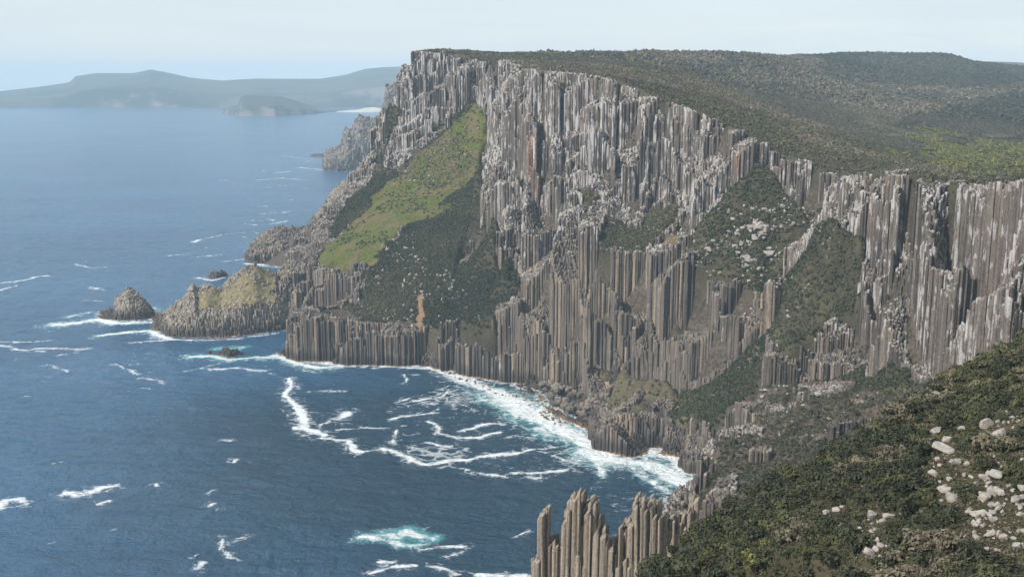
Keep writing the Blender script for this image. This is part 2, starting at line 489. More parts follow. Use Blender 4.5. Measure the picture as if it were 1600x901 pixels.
# plateau and far hills on the right
for q in [(700, 77, 1500), (760, 82, 1600), (860, 82, 1700), (950, 81, 1850), (1000, 78, 2000), (1100, 80, 2100), (1200, 84, 2250), (1235, 87, 2400), (1260, 86, 2750), (1330, 84, 3000),
          (1400, 83, 3000), (1470, 82, 3000), (1485, 86, 3050), (1498, 94, 3100), (1600, 106, 3300), (1750, 108, 3300),
          (1500, 97, 5000), (1540, 96, 5200), (1600, 104, 5500), (1700, 110, 5600),
          (900, 98, 1350), (1000, 112, 1300), (1100, 150, 1150), (1200, 190, 1050), (1300, 235, 960), (1400, 262, 880), (1500, 278, 800), (1600, 285, 700),
          (1040, 105, 1500), (1100, 120, 1400), (1160, 150, 1300), (1230, 182, 1230), (1200, 145, 1750), (1200, 112, 1950), (1300, 165, 1650), (1400, 186, 1620), (1500, 208, 1550), (1600, 222, 1400),
          (1300, 200, 1200), (1400, 230, 1150), (1500, 252, 1100), (1600, 268, 1000), (1280, 110, 2300), (1350, 140, 2200), (1400, 150, 2100), (1500, 155, 2150), (1600, 150, 2100), (1480, 170, 1850), (1600, 190, 1700),
          (1450, 115, 2600), (1530, 118, 2700), (1600, 120, 2700), (1380, 105, 2700), (1200, 100, 2000), (1100, 98, 1850), (1000, 93, 1750)]:
    pts.append(P(*q))
for px_, Y_, z_ in [(1040, 1640, 248), (1120, 1530, 222), (1190, 1450, 208), (1270, 1360, 192), (1350, 1290, 180), (1440, 1200, 172)]:
    pts.append(((px_ - 800) / F * Y_, Y_, z_))
for q in [(-60, 1650, 285), (-40, 1900, 270), (0, 2400, 250), (200, 3000, 240), (500, 3800, 250), (1500, 4200, 200), (3500, 4500, 250), (3500, 7000, 150), (0, 7000, 50),
          (1800, 1500, 220), (2500, 2500, 240), (1200, 300, 260), (1800, 0, 260), (2000, 800, 240), (-200, 1700, 120), (-260, 1800, -20), (-200, 2200, -20), (-100, 2800, -20), (-20, 4000, -20),
          (-400, 1500, -25), (-700, 1300, -25), (-900, 1900, -25), (-900, -100, -25), (-300, -60, -25), (-500, 700, -25), (0, 600, -25), (-100, 800, -25), (60, 700, -25), (-900, 7000, -25), (3500, -100, 260),
          (100, 640, -22), (90, 700, -18), (-260, 1200, -25), (-215, 1110, -25), (-230, 1050, -25), (-150, 980, -25)]:
    pts.append(q)
pts = [tuple(float(v) for v in q) for q in pts]
PT = np.array(pts)
# merge near-duplicate plan points (keep first)
key = {}
keep = []
for i, q in enumerate(PT):
    k = (round(q[0] / 3.0), round(q[1] / 3.0))
    if k not in key:
        key[k] = i; keep.append(i)
PT = PT[keep]
from mathutils.geometry import delaunay_2d_cdt
dv, de, df, ov, oe, of = delaunay_2d_cdt([Vector((q[0], q[1])) for q in PT], [], [], 0, 1e-4)
DV = np.array([(v[0], v[1]) for v in dv]); DZ = np.array([PT[o[0]][2] for o in ov])
TRI = np.array(df)

def raster(x0, y0, dx, nx, ny):
    Z = np.full((ny, nx), -25.0)
    a = DV[TRI[:, 0]]; b = DV[TRI[:, 1]]; c = DV[TRI[:, 2]]
    for t in range(len(TRI)):
        A, B, C = a[t], b[t], c[t]
        xmin = min(A[0], B[0], C[0]); xmax = max(A[0], B[0], C[0]); ymin = min(A[1], B[1], C[1]); ymax = max(A[1], B[1], C[1])
        i0 = max(0, int(math.ceil((xmin - x0) / dx))); i1 = min(nx - 1, int((xmax - x0) / dx))
        j0 = max(0, int(math.ceil((ymin - y0) / dx))); j1 = min(ny - 1, int((ymax - y0) / dx))
        if i1 < i0 or j1 < j0: continue
        X = x0 + dx * np.arange(i0, i1 + 1)[None, :]; Y = y0 + dx * np.arange(j0, j1 + 1)[:, None]
        det = (B[1] - C[1]) * (A[0] - C[0]) + (C[0] - B[0]) * (A[1] - C[1])
        if abs(det) < 1e-9: continue
        w0 = ((B[1] - C[1]) * (X - C[0]) + (C[0] - B[0]) * (Y - C[1])) / det
        w1 = ((C[1] - A[1]) * (X - C[0]) + (A[0] - C[0]) * (Y - C[1])) / det
        w2 = 1 - w0 - w1
        m = (w0 >= -1e-6) & (w1 >= -1e-6) & (w2 >= -1e-6)
        z = w0 * DZ[TRI[t, 0]] + w1 * DZ[TRI[t, 1]] + w2 * DZ[TRI[t, 2]]
        sub = Z[j0:j1 + 1, i0:i1 + 1]
        sub[m] = z[m]
    return Z

def blur(Z, k=1):
    for _ in range(k):
        Zp = np.pad(Z, 1, mode='edge')
        Z = (Zp[:-2, 1:-1] + Zp[2:, 1:-1] + Zp[1:-1, :-2] + Zp[1:-1, 2:] + 4 * Zp[1:-1, 1:-1]) / 8
    return Z

GX0, GY0, GD = -480.0, -60.0, 2.0
GNX, GNY = 700, 880
HZ = blur(raster(GX0, GY0, GD, GNX, GNY), 2)
FX0, FY0, FD = -900.0, -60.0, 20.0
FNX, FNY = 220, 352
HF = blur(raster(FX0, FY0, FD, FNX, FNY), 2)

def bil(Z, x0, y0, d, x, y):
    ny, nx = Z.shape
    u = np.clip((x - x0) / d, 0, nx - 1.001); v = np.clip((y - y0) / d, 0, ny - 1.001)
    i = u.astype(int); j = v.astype(int); fu = u - i; fv = v - j
    return (Z[j, i] * (1 - fu) + Z[j, i + 1] * fu) * (1 - fv) + (Z[j + 1, i] * (1 - fu) + Z[j + 1, i + 1] * fu) * fv
def H(x, y):
    return bil(HZ, GX0, GY0, GD, x, y)
gy_, gx_ = np.gradient(HZ, GD)
SL = np.hypot(gx_, gy_)
def slp(x, y): return bil(SL, GX0, GY0, GD, x, y)
def HW(x, y):
    """terrain with buttress and gully relief: the plan is warped, so ribs run vertically"""
    w = sstep(250, 420, y)
    wx = (fbm(x, y, 58, 11, 4) - 0.5) * 40 * w + (vnoise(x, y, 15, 31) - 0.5) * 9 * w
    wy = (fbm(x, y, 58, 12, 4) - 0.5) * 36 * w + (vnoise(x, y, 15, 32) - 0.5) * 9 * w
    steep = sstep(0.7, 1.5, slp(x, y))
    return H(x + wx * steep, y + wy * steep) + (fbm(x, y, 30, 41, 4) - 0.5) * 4 * (1 - steep)

# ------------------------------------------------------------------ ground-cover zones (outlined where they lie on the slopes)
Z_GREEN = [[(748, 165), (775, 160), (765, 200), (748, 250), (722, 290), (695, 322), (655, 345), (615, 365), (580, 418), (545, 425), (503, 415), (508, 385), (550, 350), (585, 318), (600, 285), (650, 240), (700, 200)]]
Z_SCRUB = [[(755, 205), (760, 255), (770, 330), (795, 380), (818, 452), (795, 475), (745, 505), (700, 500), (650, 480), (585, 490), (560, 470), (562, 430), (600, 382), (650, 345), (720, 295), (748, 250)],
           [(735, 140), (780, 150), (762, 180), (745, 172), (700, 208), (650, 248), (606, 290), (590, 315), (555, 345), (550, 330), (596, 285), (610, 262), (650, 225), (705, 180)],
           [(604, 160), (624, 165), (618, 215), (603, 270), (575, 330), (545, 325), (585, 262)],
           [(930, 325), (960, 335), (1000, 345), (1060, 295), (1060, 335), (1000, 395), (930, 388)],
           [(1190, 238), (1228, 270), (1262, 318), (1310, 318), (1372, 330), (1352, 400), (1335, 480), (1290, 500), (1218, 560), (1170, 615), (1110, 665), (1058, 655), (1062, 625), (1130, 572), (1205, 505), (1225, 470), (1180, 452), (1110, 440), (1078, 400), (1085, 345), (1128, 296)],
           [(585, 262), (612, 262), (588, 322), (548, 352), (506, 378), (515, 340), (555, 300)],
           [(905, 532), (925, 530), (940, 560), (910, 562)],
           [(1340, 545), (1420, 548), (1450, 605), (1400, 620), (1330, 600)],
           [(540, 480), (700, 470), (780, 495), (760, 515), (560, 505)]]
Z_SLIP = [[(651, 462), (661, 456), (663, 495), (656, 524), (649, 518)], [(1020, 385), (1050, 358), (1068, 352), (1050, 392)]]
Z_SPARSE = [[(1210, 598), (1300, 570), (1440, 600), (1500, 600), (1420, 640), (1300, 690), (1200, 745), (1130, 800), (1060, 860), (1060, 810), (1100, 745), (1130, 690)],
            [(1060, 340), (1110, 330), (1110, 430), (1060, 400), (1000, 400)],
            [(900, 570), (1060, 580), (1100, 640), (1060, 660), (945, 655), (955, 610)],
            [(1100, 655), (1205, 600), (1215, 640), (1130, 700)]]
_gx = GX0 + GD * np.arange(GNX); _gy = GY0 + GD * np.arange(GNY)
GXX, GYY = np.meshgrid(_gx, _gy)
TZ = HW(GXX, GYY)
_a, _b = np.gradient(TZ, GD)
SLW = blur(np.hypot(_a, _b), 2)
def slw(x, y): return np.maximum(bil(SLW, GX0, GY0, GD, x, y), slp(x, y) * 0.6)
def zones(x, y, z):
    px, py = proj(x, y, z)
    def any_(L):
        r = np.zeros(np.shape(px), bool)
        for q in L: r |= in_poly(px + (fbm(x, y, 26, 5, 4) - .5) * 46, py + (fbm(x, y, 26, 6, 4) - .5) * 40, q)
        return r
    s = slp(x, y)
    slip = np.zeros(np.shape(px), bool)
    for q_ in Z_SLIP: slip |= in_poly(px + (vnoise(x, y, 6, 5) - .5) * 6, py + (vnoise(x, y, 6, 6) - .5) * 6, q_)
    plateau = (slw(x, y) < 0.8) & (z > 150) & (y > 480)
    fore = (y < 330)
    green = any_(Z_GREEN)
    scrub = (any_(Z_SCRUB) & ~green & (s < 3.2)) | plateau | fore
    sparse = any_(Z_SPARSE) & ~scrub & ~green & ~((y < 640) & (fbm(x, y * .6, 24, 19, 4) > .46)) & ~((y > 740) & (x < 160) & (fbm(x, y, 18, 29, 4) > .49))
    sparse |= ~scrub & ~green & (y < 490) & (px > 1150)
    green &= ~slip; scrub &= ~slip; sparse &= ~slip
    rock = ~(green | scrub | sparse | slip) & (z > -8) & ~((y < 490) & (px > 1150))
    return green, scrub, sparse, rock, px, py

# ------------------------------------------------------------------ terrain sheet
def erode(Z, k):
    for _ in range(k):
        Zp = np.pad(Z, 1, mode='edge')
        Z = np.minimum.reduce([Zp[:-2, 1:-1], Zp[2:, 1:-1], Zp[1:-1, :-2], Zp[1:-1, 2:], Z])
    return Z
gr_, sc_, spz_, rk_, _, _ = zones(GXX, GYY, TZ)
TE = erode(TZ, 4) - 2.0
rkb = blur(rk_.astype(float), 2)
TER = TZ * (1 - np.clip(rkb * 1.6, 0, 1)) + TE * np.clip(rkb * 1.6, 0, 1)
_sz = blur(spz_ * 1.0, 3)
TER += ((fbm(GXX, GYY, 30, 76, 4) - 0.5) * 15 + (fbm(GXX, GYY, 8, 77, 3) - 0.5) * 4) * _sz
def TERH(x, y): return bil(TER, GX0, GY0, GD, x, y)

def terrain_obj(name, X, Y, Z, g, d, s, o=None):
    o = np.zeros_like(X) if o is None else o
    nr, nc = X.shape
    V = np.stack([X.ravel(), Y.ravel(), Z.ravel()], 1)
    fc = grid_faces(nr, nc)
    zf = Z.ravel()[fc].max(1)
    fc = fc[zf > -12]
    used = np.unique(fc); remap = np.full(len(V), -1); remap[used] = np.arange(len(used))
    return link_mesh(name, V[used], [remap[fc]], M_GROUND, {'g': g.ravel()[used], 'd': d.ravel()[used], 's': s.ravel()[used], 'o': o.ravel()[used]}, smooth=True)
ppx, ppy = proj(GXX, GYY, TZ)
dry = (in_poly(ppx, ppy, [(1040, 610), (1130, 580), (1215, 520), (1230, 530), (1130, 610), (1060, 660)]) * 0.45 + in_poly(ppx, ppy, [(905, 575), (1060, 580), (1090, 640), (1040, 650), (950, 640), (910, 610)]) * 0.35 +
       0.0)
slipm = np.zeros_like(TZ)
for k_, q_ in enumerate(Z_SLIP): slipm = np.maximum(slipm, in_poly(ppx + (vnoise(GXX, GYY, 6, 5) - .5) * 6, ppy + (vnoise(GXX, GYY, 6, 6) - .5) * 6, q_) * (0.8, .3)[k_])
soil = np.clip(spz_ * 0.9 + rk_ * 1.0, 0, 1) * np.where(in_poly(ppx, ppy, [(905, 575), (1060, 580), (1090, 640), (1040, 650), (950, 640), (910, 610)]) & spz_, .35, 1)
t_main = terrain_obj('hillside', GXX, GYY, TER, blur(gr_ * 1.0, 1), blur(dry, 1), blur(soil, 1), blur(slipm, 1))
tag(t_main, kind='structure')
# coarse sheet for the plateau further back (it stops where the fine sheet begins)
fx = FX0 + FD * np.arange(FNX); fy = FY0 + FD * np.arange(FNY)
FXX, FYY = np.meshgrid(fx, fy)
FZ = HF + (fbm(FXX, FYY, 160, 51, 4) - 0.5) * 10 * sstep(1200, 1700, np.hypot(FXX, FYY))
inside = (FXX > GX0 + 10) & (FXX < GX0 + GD * (GNX - 1) - 10) & (FYY < GY0 + GD * (GNY - 1) - 10)
FZc = np.where(inside, -60.0, FZ)
edge_drop = np.where(inside, -60.0, FZ)
t_far = terrain_obj('plateau', FXX, FYY, edge_drop, np.zeros_like(FZ), np.zeros_like(FZ), np.zeros_like(FZ))
tag(t_far, kind='structure')
def HALL(x, y):
    ins = (x > GX0) & (x < GX0 + GD * (GNX - 1)) & (y < GY0 + GD * (GNY - 1))
    return np.where(ins, TERH(x, y), bil(FZ, FX0, FY0, FD, x, y))

# ------------------------------------------------------------------ rock columns
def columns(x0, x1, y0, y1, cell, seed, keep_fn, top_fn, bot_fn, jitter=0.36, cap=(0.72, 0.24), tb=0.0, ts=1.3, gap=0.02, brk_amt=0.26):
    """irregular polygonal columns on a shared, jittered honeycomb (no gaps, no repeats). returns verts, quads, hexes, per-vert attrs"""
    r = cell / math.sqrt(3)
    nx = int((x1 - x0) / cell) + 2; ny = int((y1 - y0) / (1.5 * r)) + 2
    J, I = np.meshgrid(np.arange(ny), np.arange(nx), indexing='ij')
    I = I.ravel(); J = J.ravel()
    cx = x0 + (I + 0.5 * (J % 2)) * cell; cy = y0 + J * 1.5 * r
    k = keep_fn(cx, cy)
    cx, cy, I, J = cx[k], cy[k], I[k], J[k]
    ang = np.radians(30 + 60 * np.arange(6))
    vx = cx[:, None] + r * np.cos(ang); vy = cy[:, None] + r * np.sin(ang)
    qx = np.round(vx / (cell * 0.25)).astype(int); qy = np.round(vy / (r * 0.25)).astype(int)
    vx = vx + (hash2(qx, qy, seed) - 0.5) * 2 * jitter * cell
    vy = vy + (hash2(qx, qy, seed + 1) - 0.5) * 2 * jitter * cell
    ccx = vx.mean(1); ccy = vy.mean(1)
    rnd = hash2(I, J, seed + 5); rn2 = hash2(I, J, seed + 6)
    zt = top_fn(ccx, ccy, rnd, rn2); zb = bot_fn(ccx, ccy, zt)
    n = len(ccx)
    dx = vx - ccx[:, None]; dy = vy - ccy[:, None]
    h = np.maximum(zt - zb, 2.0)
    tilt = (hash2(I, J, seed + 7) - 0.5) * ts + tb; tilt2 = (hash2(I, J, seed + 8) - 0.5) * ts
    rings = []
    hv = np.minimum(h, 75.0)                  # only the upper part of a column is ever exposed
    rings.append((1.0 * np.ones(n), zb, 0, 0, 0))
    levels = np.sort(np.stack([hash2(I * 7 + k_, J * 3 + k_ * 5, seed + 30 + k_) for k_ in range(4)]), 0)
    ox = np.zeros(n); oy = np.zeros(n); g2 = np.ones(n)
    for k_ in range(3, -1, -1):
        zl = zt - cell * 0.6 - levels[k_] * (hv - cell)
        rings.append((g2, zl, 0, ox, oy))
        brk = (hash2(I, J, seed + 40 + k_) < 0.6)
        ox = ox + brk * (hash2(I, J, seed + 50 + k_) - .5) * cell * brk_amt; oy = oy + brk * (hash2(I, J, seed + 60 + k_) - .3) * cell * brk_amt
        g2 = 1.0 - gap * rnd - brk * 0.05 * hash2(I, J, seed + 70 + k_)
        rings.append((g2, zl + 0.25, 0, ox, oy))
    rings.append((g2 - 0.02, zt - 0.35 * cell * (0.3 + rn2), 1, ox, oy))
    rings.append((g2 * (cap[0] + cap[1] * rnd), zt, 1, ox, oy))
    V = []
    for s_, z_, tl, ox_, oy_ in rings:
        X = ccx[:, None] + dx * s_[:, None] + (np.zeros(n) + ox_)[:, None]; Y = ccy[:, None] + dy * s_[:, None] + (np.zeros(n) + oy_)[:, None]
        Z = np.repeat(z_[:, None], 6, 1)
        if tl: Z = Z + dx * tilt[:, None] + dy * tilt2[:, None]
        V.append(np.stack([X, Y, Z], 2))
    V = np.stack(V, 1)                       # n, NR, 6, 3
    NV = len(rings) * 6
    base = np.arange(n)[:, None] * NV
    quads = []
    for k_ in range(len(rings) - 1):
        for s_ in range(6):
            a = k_ * 6 + s_; b = k_ * 6 + (s_ + 1) % 6
            quads.append(np.concatenate([base + a, base + b, base + b + 6, base + a + 6], 1))
    quads = np.concatenate(quads)
    hexes = base + NV - 6 + np.arange(6)[None, :]
    gxx = ccx + (vnoise(ccx, ccy, 9, 71) - .5) * 6; gyy_ = ccy + (vnoise(ccx, ccy, 9, 72) - .5) * 6
    rg = hash2(np.floor(gxx / (cell * 2.3)), np.floor(gyy_ / (cell * 2.3)), 73)
    rnd = np.where(hash2(I, J, 74) < .72, rg, rnd)
    return V.reshape(-1, 3), quads, hexes, np.repeat(rnd, NV), ccx, ccy, zt

CHIM = [(1418, 622, 658, 11), (846, 995, 1068, 6), (880, 985, 1045, 5), (740, 1360, 1402, 9), (1088, 870, 925, 6), (965, 950, 1012, 5), (1182, 820, 862, 5), (1340, 690, 708, 6), (700, 1350, 1398, 5)]
def cliff_cells(name, x0, x1, y0, y1, cell, seed):
    def keep(x, y):
        z = HW(x, y)
        _, _, _, rk, px, py = zones(x, y, z)
        return rk & (z > -7) & (np.maximum(slw(x, y), slp(x, y)) > 0.30)
    def top(x, y, r, r2):
        # clusters of columns share a height, so the face breaks into buttresses and long stepped pillars
        def cl(x, y, size, seed):
            wx = x + (vnoise(x, y, size * 1.7, seed) - .5) * size * 1.6
            wy = y + (vnoise(x, y, size * 1.7, seed + 1) - .5) * size * 1.6
            ix = np.floor(wx / size); iy = np.floor(wy / size)
            return x - wx + (ix + .5) * size, y - wy + (iy + .5) * size, hash2(ix, iy, seed + 2), hash2(ix, iy, seed + 3)
        ax, ay, ah, ah2 = cl(x, y, 30, 60)
        bx, by, bh, bh2 = cl(x, y, 12.5, 70)
        dx_, dy_, dh, dh2 = cl(x, y, 5.6, 80)
        st = sstep(0.8, 1.7, slp(x, y))
        st = np.maximum(st, 0.8 * ((y < 660) & (x < 0.36 * y)) + 0.75 * ((x < -0.105 * y) & (y > 1100)))
        zh = HW(x, y)
        za = HW(ax, ay) + (ah - .5) * 6
        zb_ = HW(bx, by) + (bh - .5) * 3
        wa = np.where(ah2 > 0.15, 0.82, 0.18)
        z = za * wa + (zb_ + (dh - .5) * 1.6) * (0.93 - wa) + zh * 0.07
        z = zh + (np.clip(z, zh - 78, zh + 34) - zh) * st
        hi = np.maximum(np.maximum(zh, HW(x, y + 14)), np.maximum(HW(x + 14, y + 8), HW(x, y + 34)))
        z = np.minimum(z, hi + 1.5)
        z = z + (fbm(x, y, 15, 88, 4) - .48) * 20 * (1 - st) * sstep(8, 22, zh) * (y > 560) * sstep(6, 16, hi - zh)
        for (cpx, ya, yb, wd) in CHIM:
            xc = (cpx - 800) / F * y
            inn = (np.abs(x - xc + (vnoise(y, y * 0, 9, 3) - .5) * 3) < wd * .5) & (y > ya) & (y < yb)
            z = np.where(inn, np.minimum(z, HW(xc * ya / y, np.full_like(y, ya)) + 8 + (y - ya) * 0.8), z)
            z = np.where(inn, np.maximum(z, TERH(x, y) + 3), z)
        return z + (r - 0.5) * 0.5 - ((r2 < 0.07) & (st > .5)) * 9 * r
    def bot(x, y, zt):
        return np.maximum(np.minimum(TERH(x, y), zt - 30) - 10, -14)
    V, q, h, rnd, cx, cy, zt = columns(x0, x1, y0, y1, cell, seed, keep, top, bot)
    px, py = proj(V[:, 0], V[:, 1], V[:, 2])
    z = V[:, 2]
    # how much pale lichen: plenty on the high weathered cliffs, little on the fresh lower walls
    lich = 0.35 + 0.5 * sstep(60, 170, z) + 0.35 * (fbm(V[:, 0], V[:, 1], 35, 91, 3) - 0.5)
    low = in_poly(px, py, [(820, 440), (920, 390), (1060, 400), (1230, 470), (1060, 650), (1110, 760), (900, 700), (820, 610)])
    lich = np.where(low, 0.10 + 0.25 * (fbm(V[:, 0], V[:, 1], 20, 95, 2) > 0.62), lich)
    right = in_poly(px, py, [(1212, 500), (1340, 480), (1380, 260), (1700, 250), (1700, 620), (1212, 620)])
    lich = np.where(right, lich - 0.02, lich)
    brn = (V[:, 1] < 640) & (px < 1420) & (py > 585)
    lich = np.where(brn, 0.12 + .5 * (fbm(V[:, 0], V[:, 1], 14, 97, 3) > .56), lich)
    col = link_mesh(name, V, [q, h], M_ROCK, {'rnd': rnd, 'lich': np.clip(lich, 0, 1)})
    return col
for (nm, ya, yb, cs, sd_) in (('cliff', 760, 1500, 2.1, 100), ('near_cliff', 420, 760, 1.65, 140)):
    tag(cliff_cells(nm, -290, 420, ya, yb, cs, sd_), kind='structure')

# ------------------------------------------------------------------ rock bodies standing in the sea
def body(base, crest, depth, back=None):
    """height field between a shoreline and a crest line given as picture outlines at their true distances"""
    bu = []; bY = []
    for px, py in base:
        x, y, z = SEA(px, py); bu.append(x / y); bY.append(y)
    bu = np.array(bu); bY = np.array(bY)
    cu = []; cz = []
    for px, py in crest:
        u0 = SEA(px, py)[0] / SEA(px, py)[1]
        Yc = np.interp(u0, bu, bY) + depth
        x, y, z = P(px, py, Yc); cu.append(x / y); cz.append(z)
    cu = np.array(cu); cz = np.array(cz)
    bk = back or depth * 0.8
    def f(x, y):
        u = x / y
        Y0 = np.interp(u, bu, bY); Yc = Y0 + depth; zc = np.interp(u, cu, cz)
        t = (y - Y0) / depth
        up = zc * (0.46 * np.clip(t * 12, 0, 1) + 0.54 * np.clip(t, 0, 1)) + np.clip(y - Y0, -30, 0) * 1.5
        t2 = np.clip((y - Yc) / bk, 0, 2)
        z = np.where(t <= 1, up, zc - np.abs(zc) * t2 ** 1.6 * 1.3 - t2 * 12)
        lo = min(cu.min(), bu.min()); hi = max(cu.max(), bu.max())
        return np.where((u < lo) | (u > hi), -30, z)
    ux = (min(cu.min(), bu.min()), max(cu.max(), bu.max()))
    y0 = bY.min() - 5; y1 = bY.max() + depth + bk
    xs = [ux[0] * y0, ux[0] * y1, ux[1] * y0, ux[1] * y1]
    return f, (min(xs), max(xs), y0, y1)

def stack(name, base, crest, depth, cell, seed, mat, lich, jig, back=None, rough=1.0, parent=None, zmin=-3):
    f, (x0, x1, y0, y1) = body(base, crest, depth, back)
    def ff(x, y): return f(x + (fbm(x, y, cell * 4, seed, 2) - .5) * cell * 1.4, y + (fbm(x, y, cell * 4, seed + 3, 2) - .5) * cell * 2.5)
    V, q, h, rnd, cx, cy, zt = columns(x0 - 5, x1 + 5, y0, y1, cell, seed, lambda x, y: ff(x, y) > zmin,
                                       lambda x, y, r, r2: ff(x, y) + (r - .5) * jig * 2 + (r2 > .95) * jig * 1.5, lambda x, y, zt: np.full(x.shape, -12.0))
    li = np.full(len(V), lich) + 0.3 * (fbm(V[:, 0], V[:, 1], cell * 9, 5, 2) - .5)
    o = link_mesh(name, V, [q, h], mat, {'rnd': rnd, 'lich': np.clip(li, 0, 1)}, parent=parent)
    return o, f

A_BASE = [(238, 514), (262, 526), (300, 528), (350, 526), (400, 522), (440, 517), (468, 510)]
A_CREST = [(236, 500), (242, 494), (262, 484), (288, 464), (301, 440), (306, 453), (322, 444), (345, 453), (350, 445), (358, 434), (378, 420), (398, 414), (412, 424), (432, 427), (440, 438), (468, 436)]
promontory, fA = stack('rock_promontory', A_BASE, A_CREST, 62, 2.2, 210, M_ROCK_LOW, 0.62, 1.6)
tag(promontory, 'long ridge of brown columns with a yellow grassy back, running out from the headland', 'rock ridge')
B_BASE = [(149, 496), (165, 500), (200, 501), (225, 500), (246, 494)]
B_CREST = [(149, 491), (156, 486), (163, 487), (168, 481), (176, 484), (183, 464), (192, 456), (199, 447), (207, 451), (218, 459), (230, 472), (241, 486), (246, 492)]
o, fB = stack('sea_stack', B_BASE, B_CREST, 34, 2.0, 230, M_ROCK_LOW, 0.7, 1.2)
tag(o, 'pointed pyramid shaped sea stack ringed by white surf, farthest out to sea', 'sea stack')
C_BASE = [(380, 408), (395, 412), (430, 411), (455, 409), (500, 404)]
C_CREST = [(380, 406), (386, 390), (398, 373), (415, 361), (436, 353), (460, 356), (485, 352), (500, 346)]
o, _ = stack('rock_bluff', C_BASE, C_CREST, 70, 3.2, 250, M_ROCK, 0.1, 1.5)
tag(o, 'dark flat topped bluff of columns behind the promontory, at the foot of the headland', 'rock bluff')
o, _ = stack('wave_washed_rock', [(327, 433), (340, 435), (356, 431)], [(327, 430), (332, 423), (337, 421), (342, 424), (347, 421), (356, 430)], 9, 2.0, 260, M_ROCK, 0.0, 0.8)
tag(o, 'small dark rock in surf just behind the grassy promontory', 'rock')
o, _ = stack('wave_washed_rock', [(338, 555), (358, 558), (382, 554)], [(338, 554), (344, 550), (350, 542), (354, 541), (360, 546), (368, 545), (375, 550), (382, 553)], 7, 1.7, 270, M_ROCK, 0.0, 0.9)
tag(o, 'jagged dark rock in the pool of white surf in front of the promontory', 'rock')
o, _ = stack('wave_washed_rock', [(322, 552), (327, 553), (335, 551)], [(322, 551), (327, 547), (331, 548), (335, 550)], 4, 1.5, 272, M_ROCK, 0.0, 0.6)
tag(o, 'tiny dark rock awash left of the jagged rock in the surf pool', 'rock')
o, _ = stack('wave_washed_rock', [(425, 430), (434, 431), (440, 430)], [(425, 428), (427, 420), (434, 424), (440, 428)], 5, 1.6, 274, M_ROCK_LOW, 0.3, 0.7)
tag(o, 'small pointed rock behind the promontory beside the headland', 'rock')
o, _ = stack('rock_islet', [(484, 244), (497, 245), (520, 244)], [(484, 243), (492, 241), (505, 240), (520, 241)], 60, 5, 276, M_ROCK, 0.0, 0.8)
tag(o, 'low black rocky islet off the distant dark headland', 'islet')
o, _ = stack('distant_headland', [(506, 266), (530, 268), (560, 266), (650, 262)],
             [(506, 250), (508, 242), (514, 234), (530, 230), (537, 222), (539, 203), (544, 200), (549, 205), (557, 188), (562, 181), (570, 183), (580, 186), (594, 180), (600, 170), (603, 150), (605, 132), (622, 130), (650, 122)], 260, 7, 280, M_ROCK, 0.0, 4)
tag(o, kind='structure')
# pale lower spur of the headland's far side
o, _ = stack('rocky_spur', [(476, 370), (500, 366), (560, 360), (640, 350)], [(476, 366), (492, 340), (508, 322), (522, 296), (540, 282), (556, 268), (570, 250), (585, 232), (600, 215), (640, 200)], 170, 4.5, 290, M_ROCK_LOW, 0.3, 3)
tag(o, kind='structure')

# grassy back of the promontory
def grass_patch(name, f, poly, parent, dz=2.0, x0=-420, x1=-200, y0=1120, y1=1260):
    xs = np.arange(x0, x1, 1.3); ys = np.arange(y0, y1, 1.3)
    X, Y = np.meshgrid(xs, ys); Z = f(X, Y) + dz - 0.6 + (fbm(X, Y, 8, 33, 3) - .5) * 6
    px, py = proj(X, Y, Z)
    ok = in_poly(px + (fbm(X, Y, 16, 3, 4) - .5) * 44, py + (fbm(X, Y, 16, 4, 4) - .5) * 30, poly)
    V = np.stack([X.ravel(), Y.ravel(), Z.ravel()], 1); fc = grid_faces(*X.shape)
    fc = fc[ok.ravel()[fc].all(1)]; used = np.unique(fc); rm = np.full(len(V), -1); rm[used] = np.arange(len(used))
    one = np.ones(len(used))
    return link_mesh(name, V[used], [rm[fc]], M_GROUND, {'g': one * 0.0, 'd': one, 's': one * 0}, smooth=True, parent=parent)
gp = grass_patch('grass_cover', fA, [(303, 462), (320, 450), (345, 458), (362, 436), (382, 420), (400, 418), (425, 432), (436, 440), (430, 462), (405, 482), (360, 488), (325, 488), (303, 478)], promontory)

# ------------------------------------------------------------------ the blade: ridge of free standing pinnacles below the viewpoint
SIL = [(834, 905), (838, 880), (841, 850), (845, 804), (848, 800), (853, 794), (858, 793), (859, 834), (862, 839), (868, 838), (874, 845), (880, 843), (884, 838), (886, 805), (889, 778), (893, 776), (898, 771), (903, 767), (906, 768), (907, 822),
       (910, 826), (912, 800), (914, 776), (918, 775), (922, 777), (926, 778), (929, 786), (932, 794), (937, 808), (943, 832), (948, 841), (955, 846), (962, 846), (966, 822), (971, 812), (974, 805), (979, 810), (983, 803), (988, 801), (992, 796), (993, 772), (996, 768), (1000, 771), (1004, 786),
       (1006, 812), (1008, 812), (1009, 786), (1013, 781), (1020, 783), (1028, 794), (1034, 802), (1040, 808), (1048, 806), (1056, 808), (1064, 806), (1072, 800), (1080, 797), (1083, 778), (1086, 770), (1089, 774), (1092, 798), (1105, 812), (1150, 830)]
sx = np.array([p[0] for p in SIL], float); sy = np.array([p[1] for p in SIL], float)
YB = 334.0
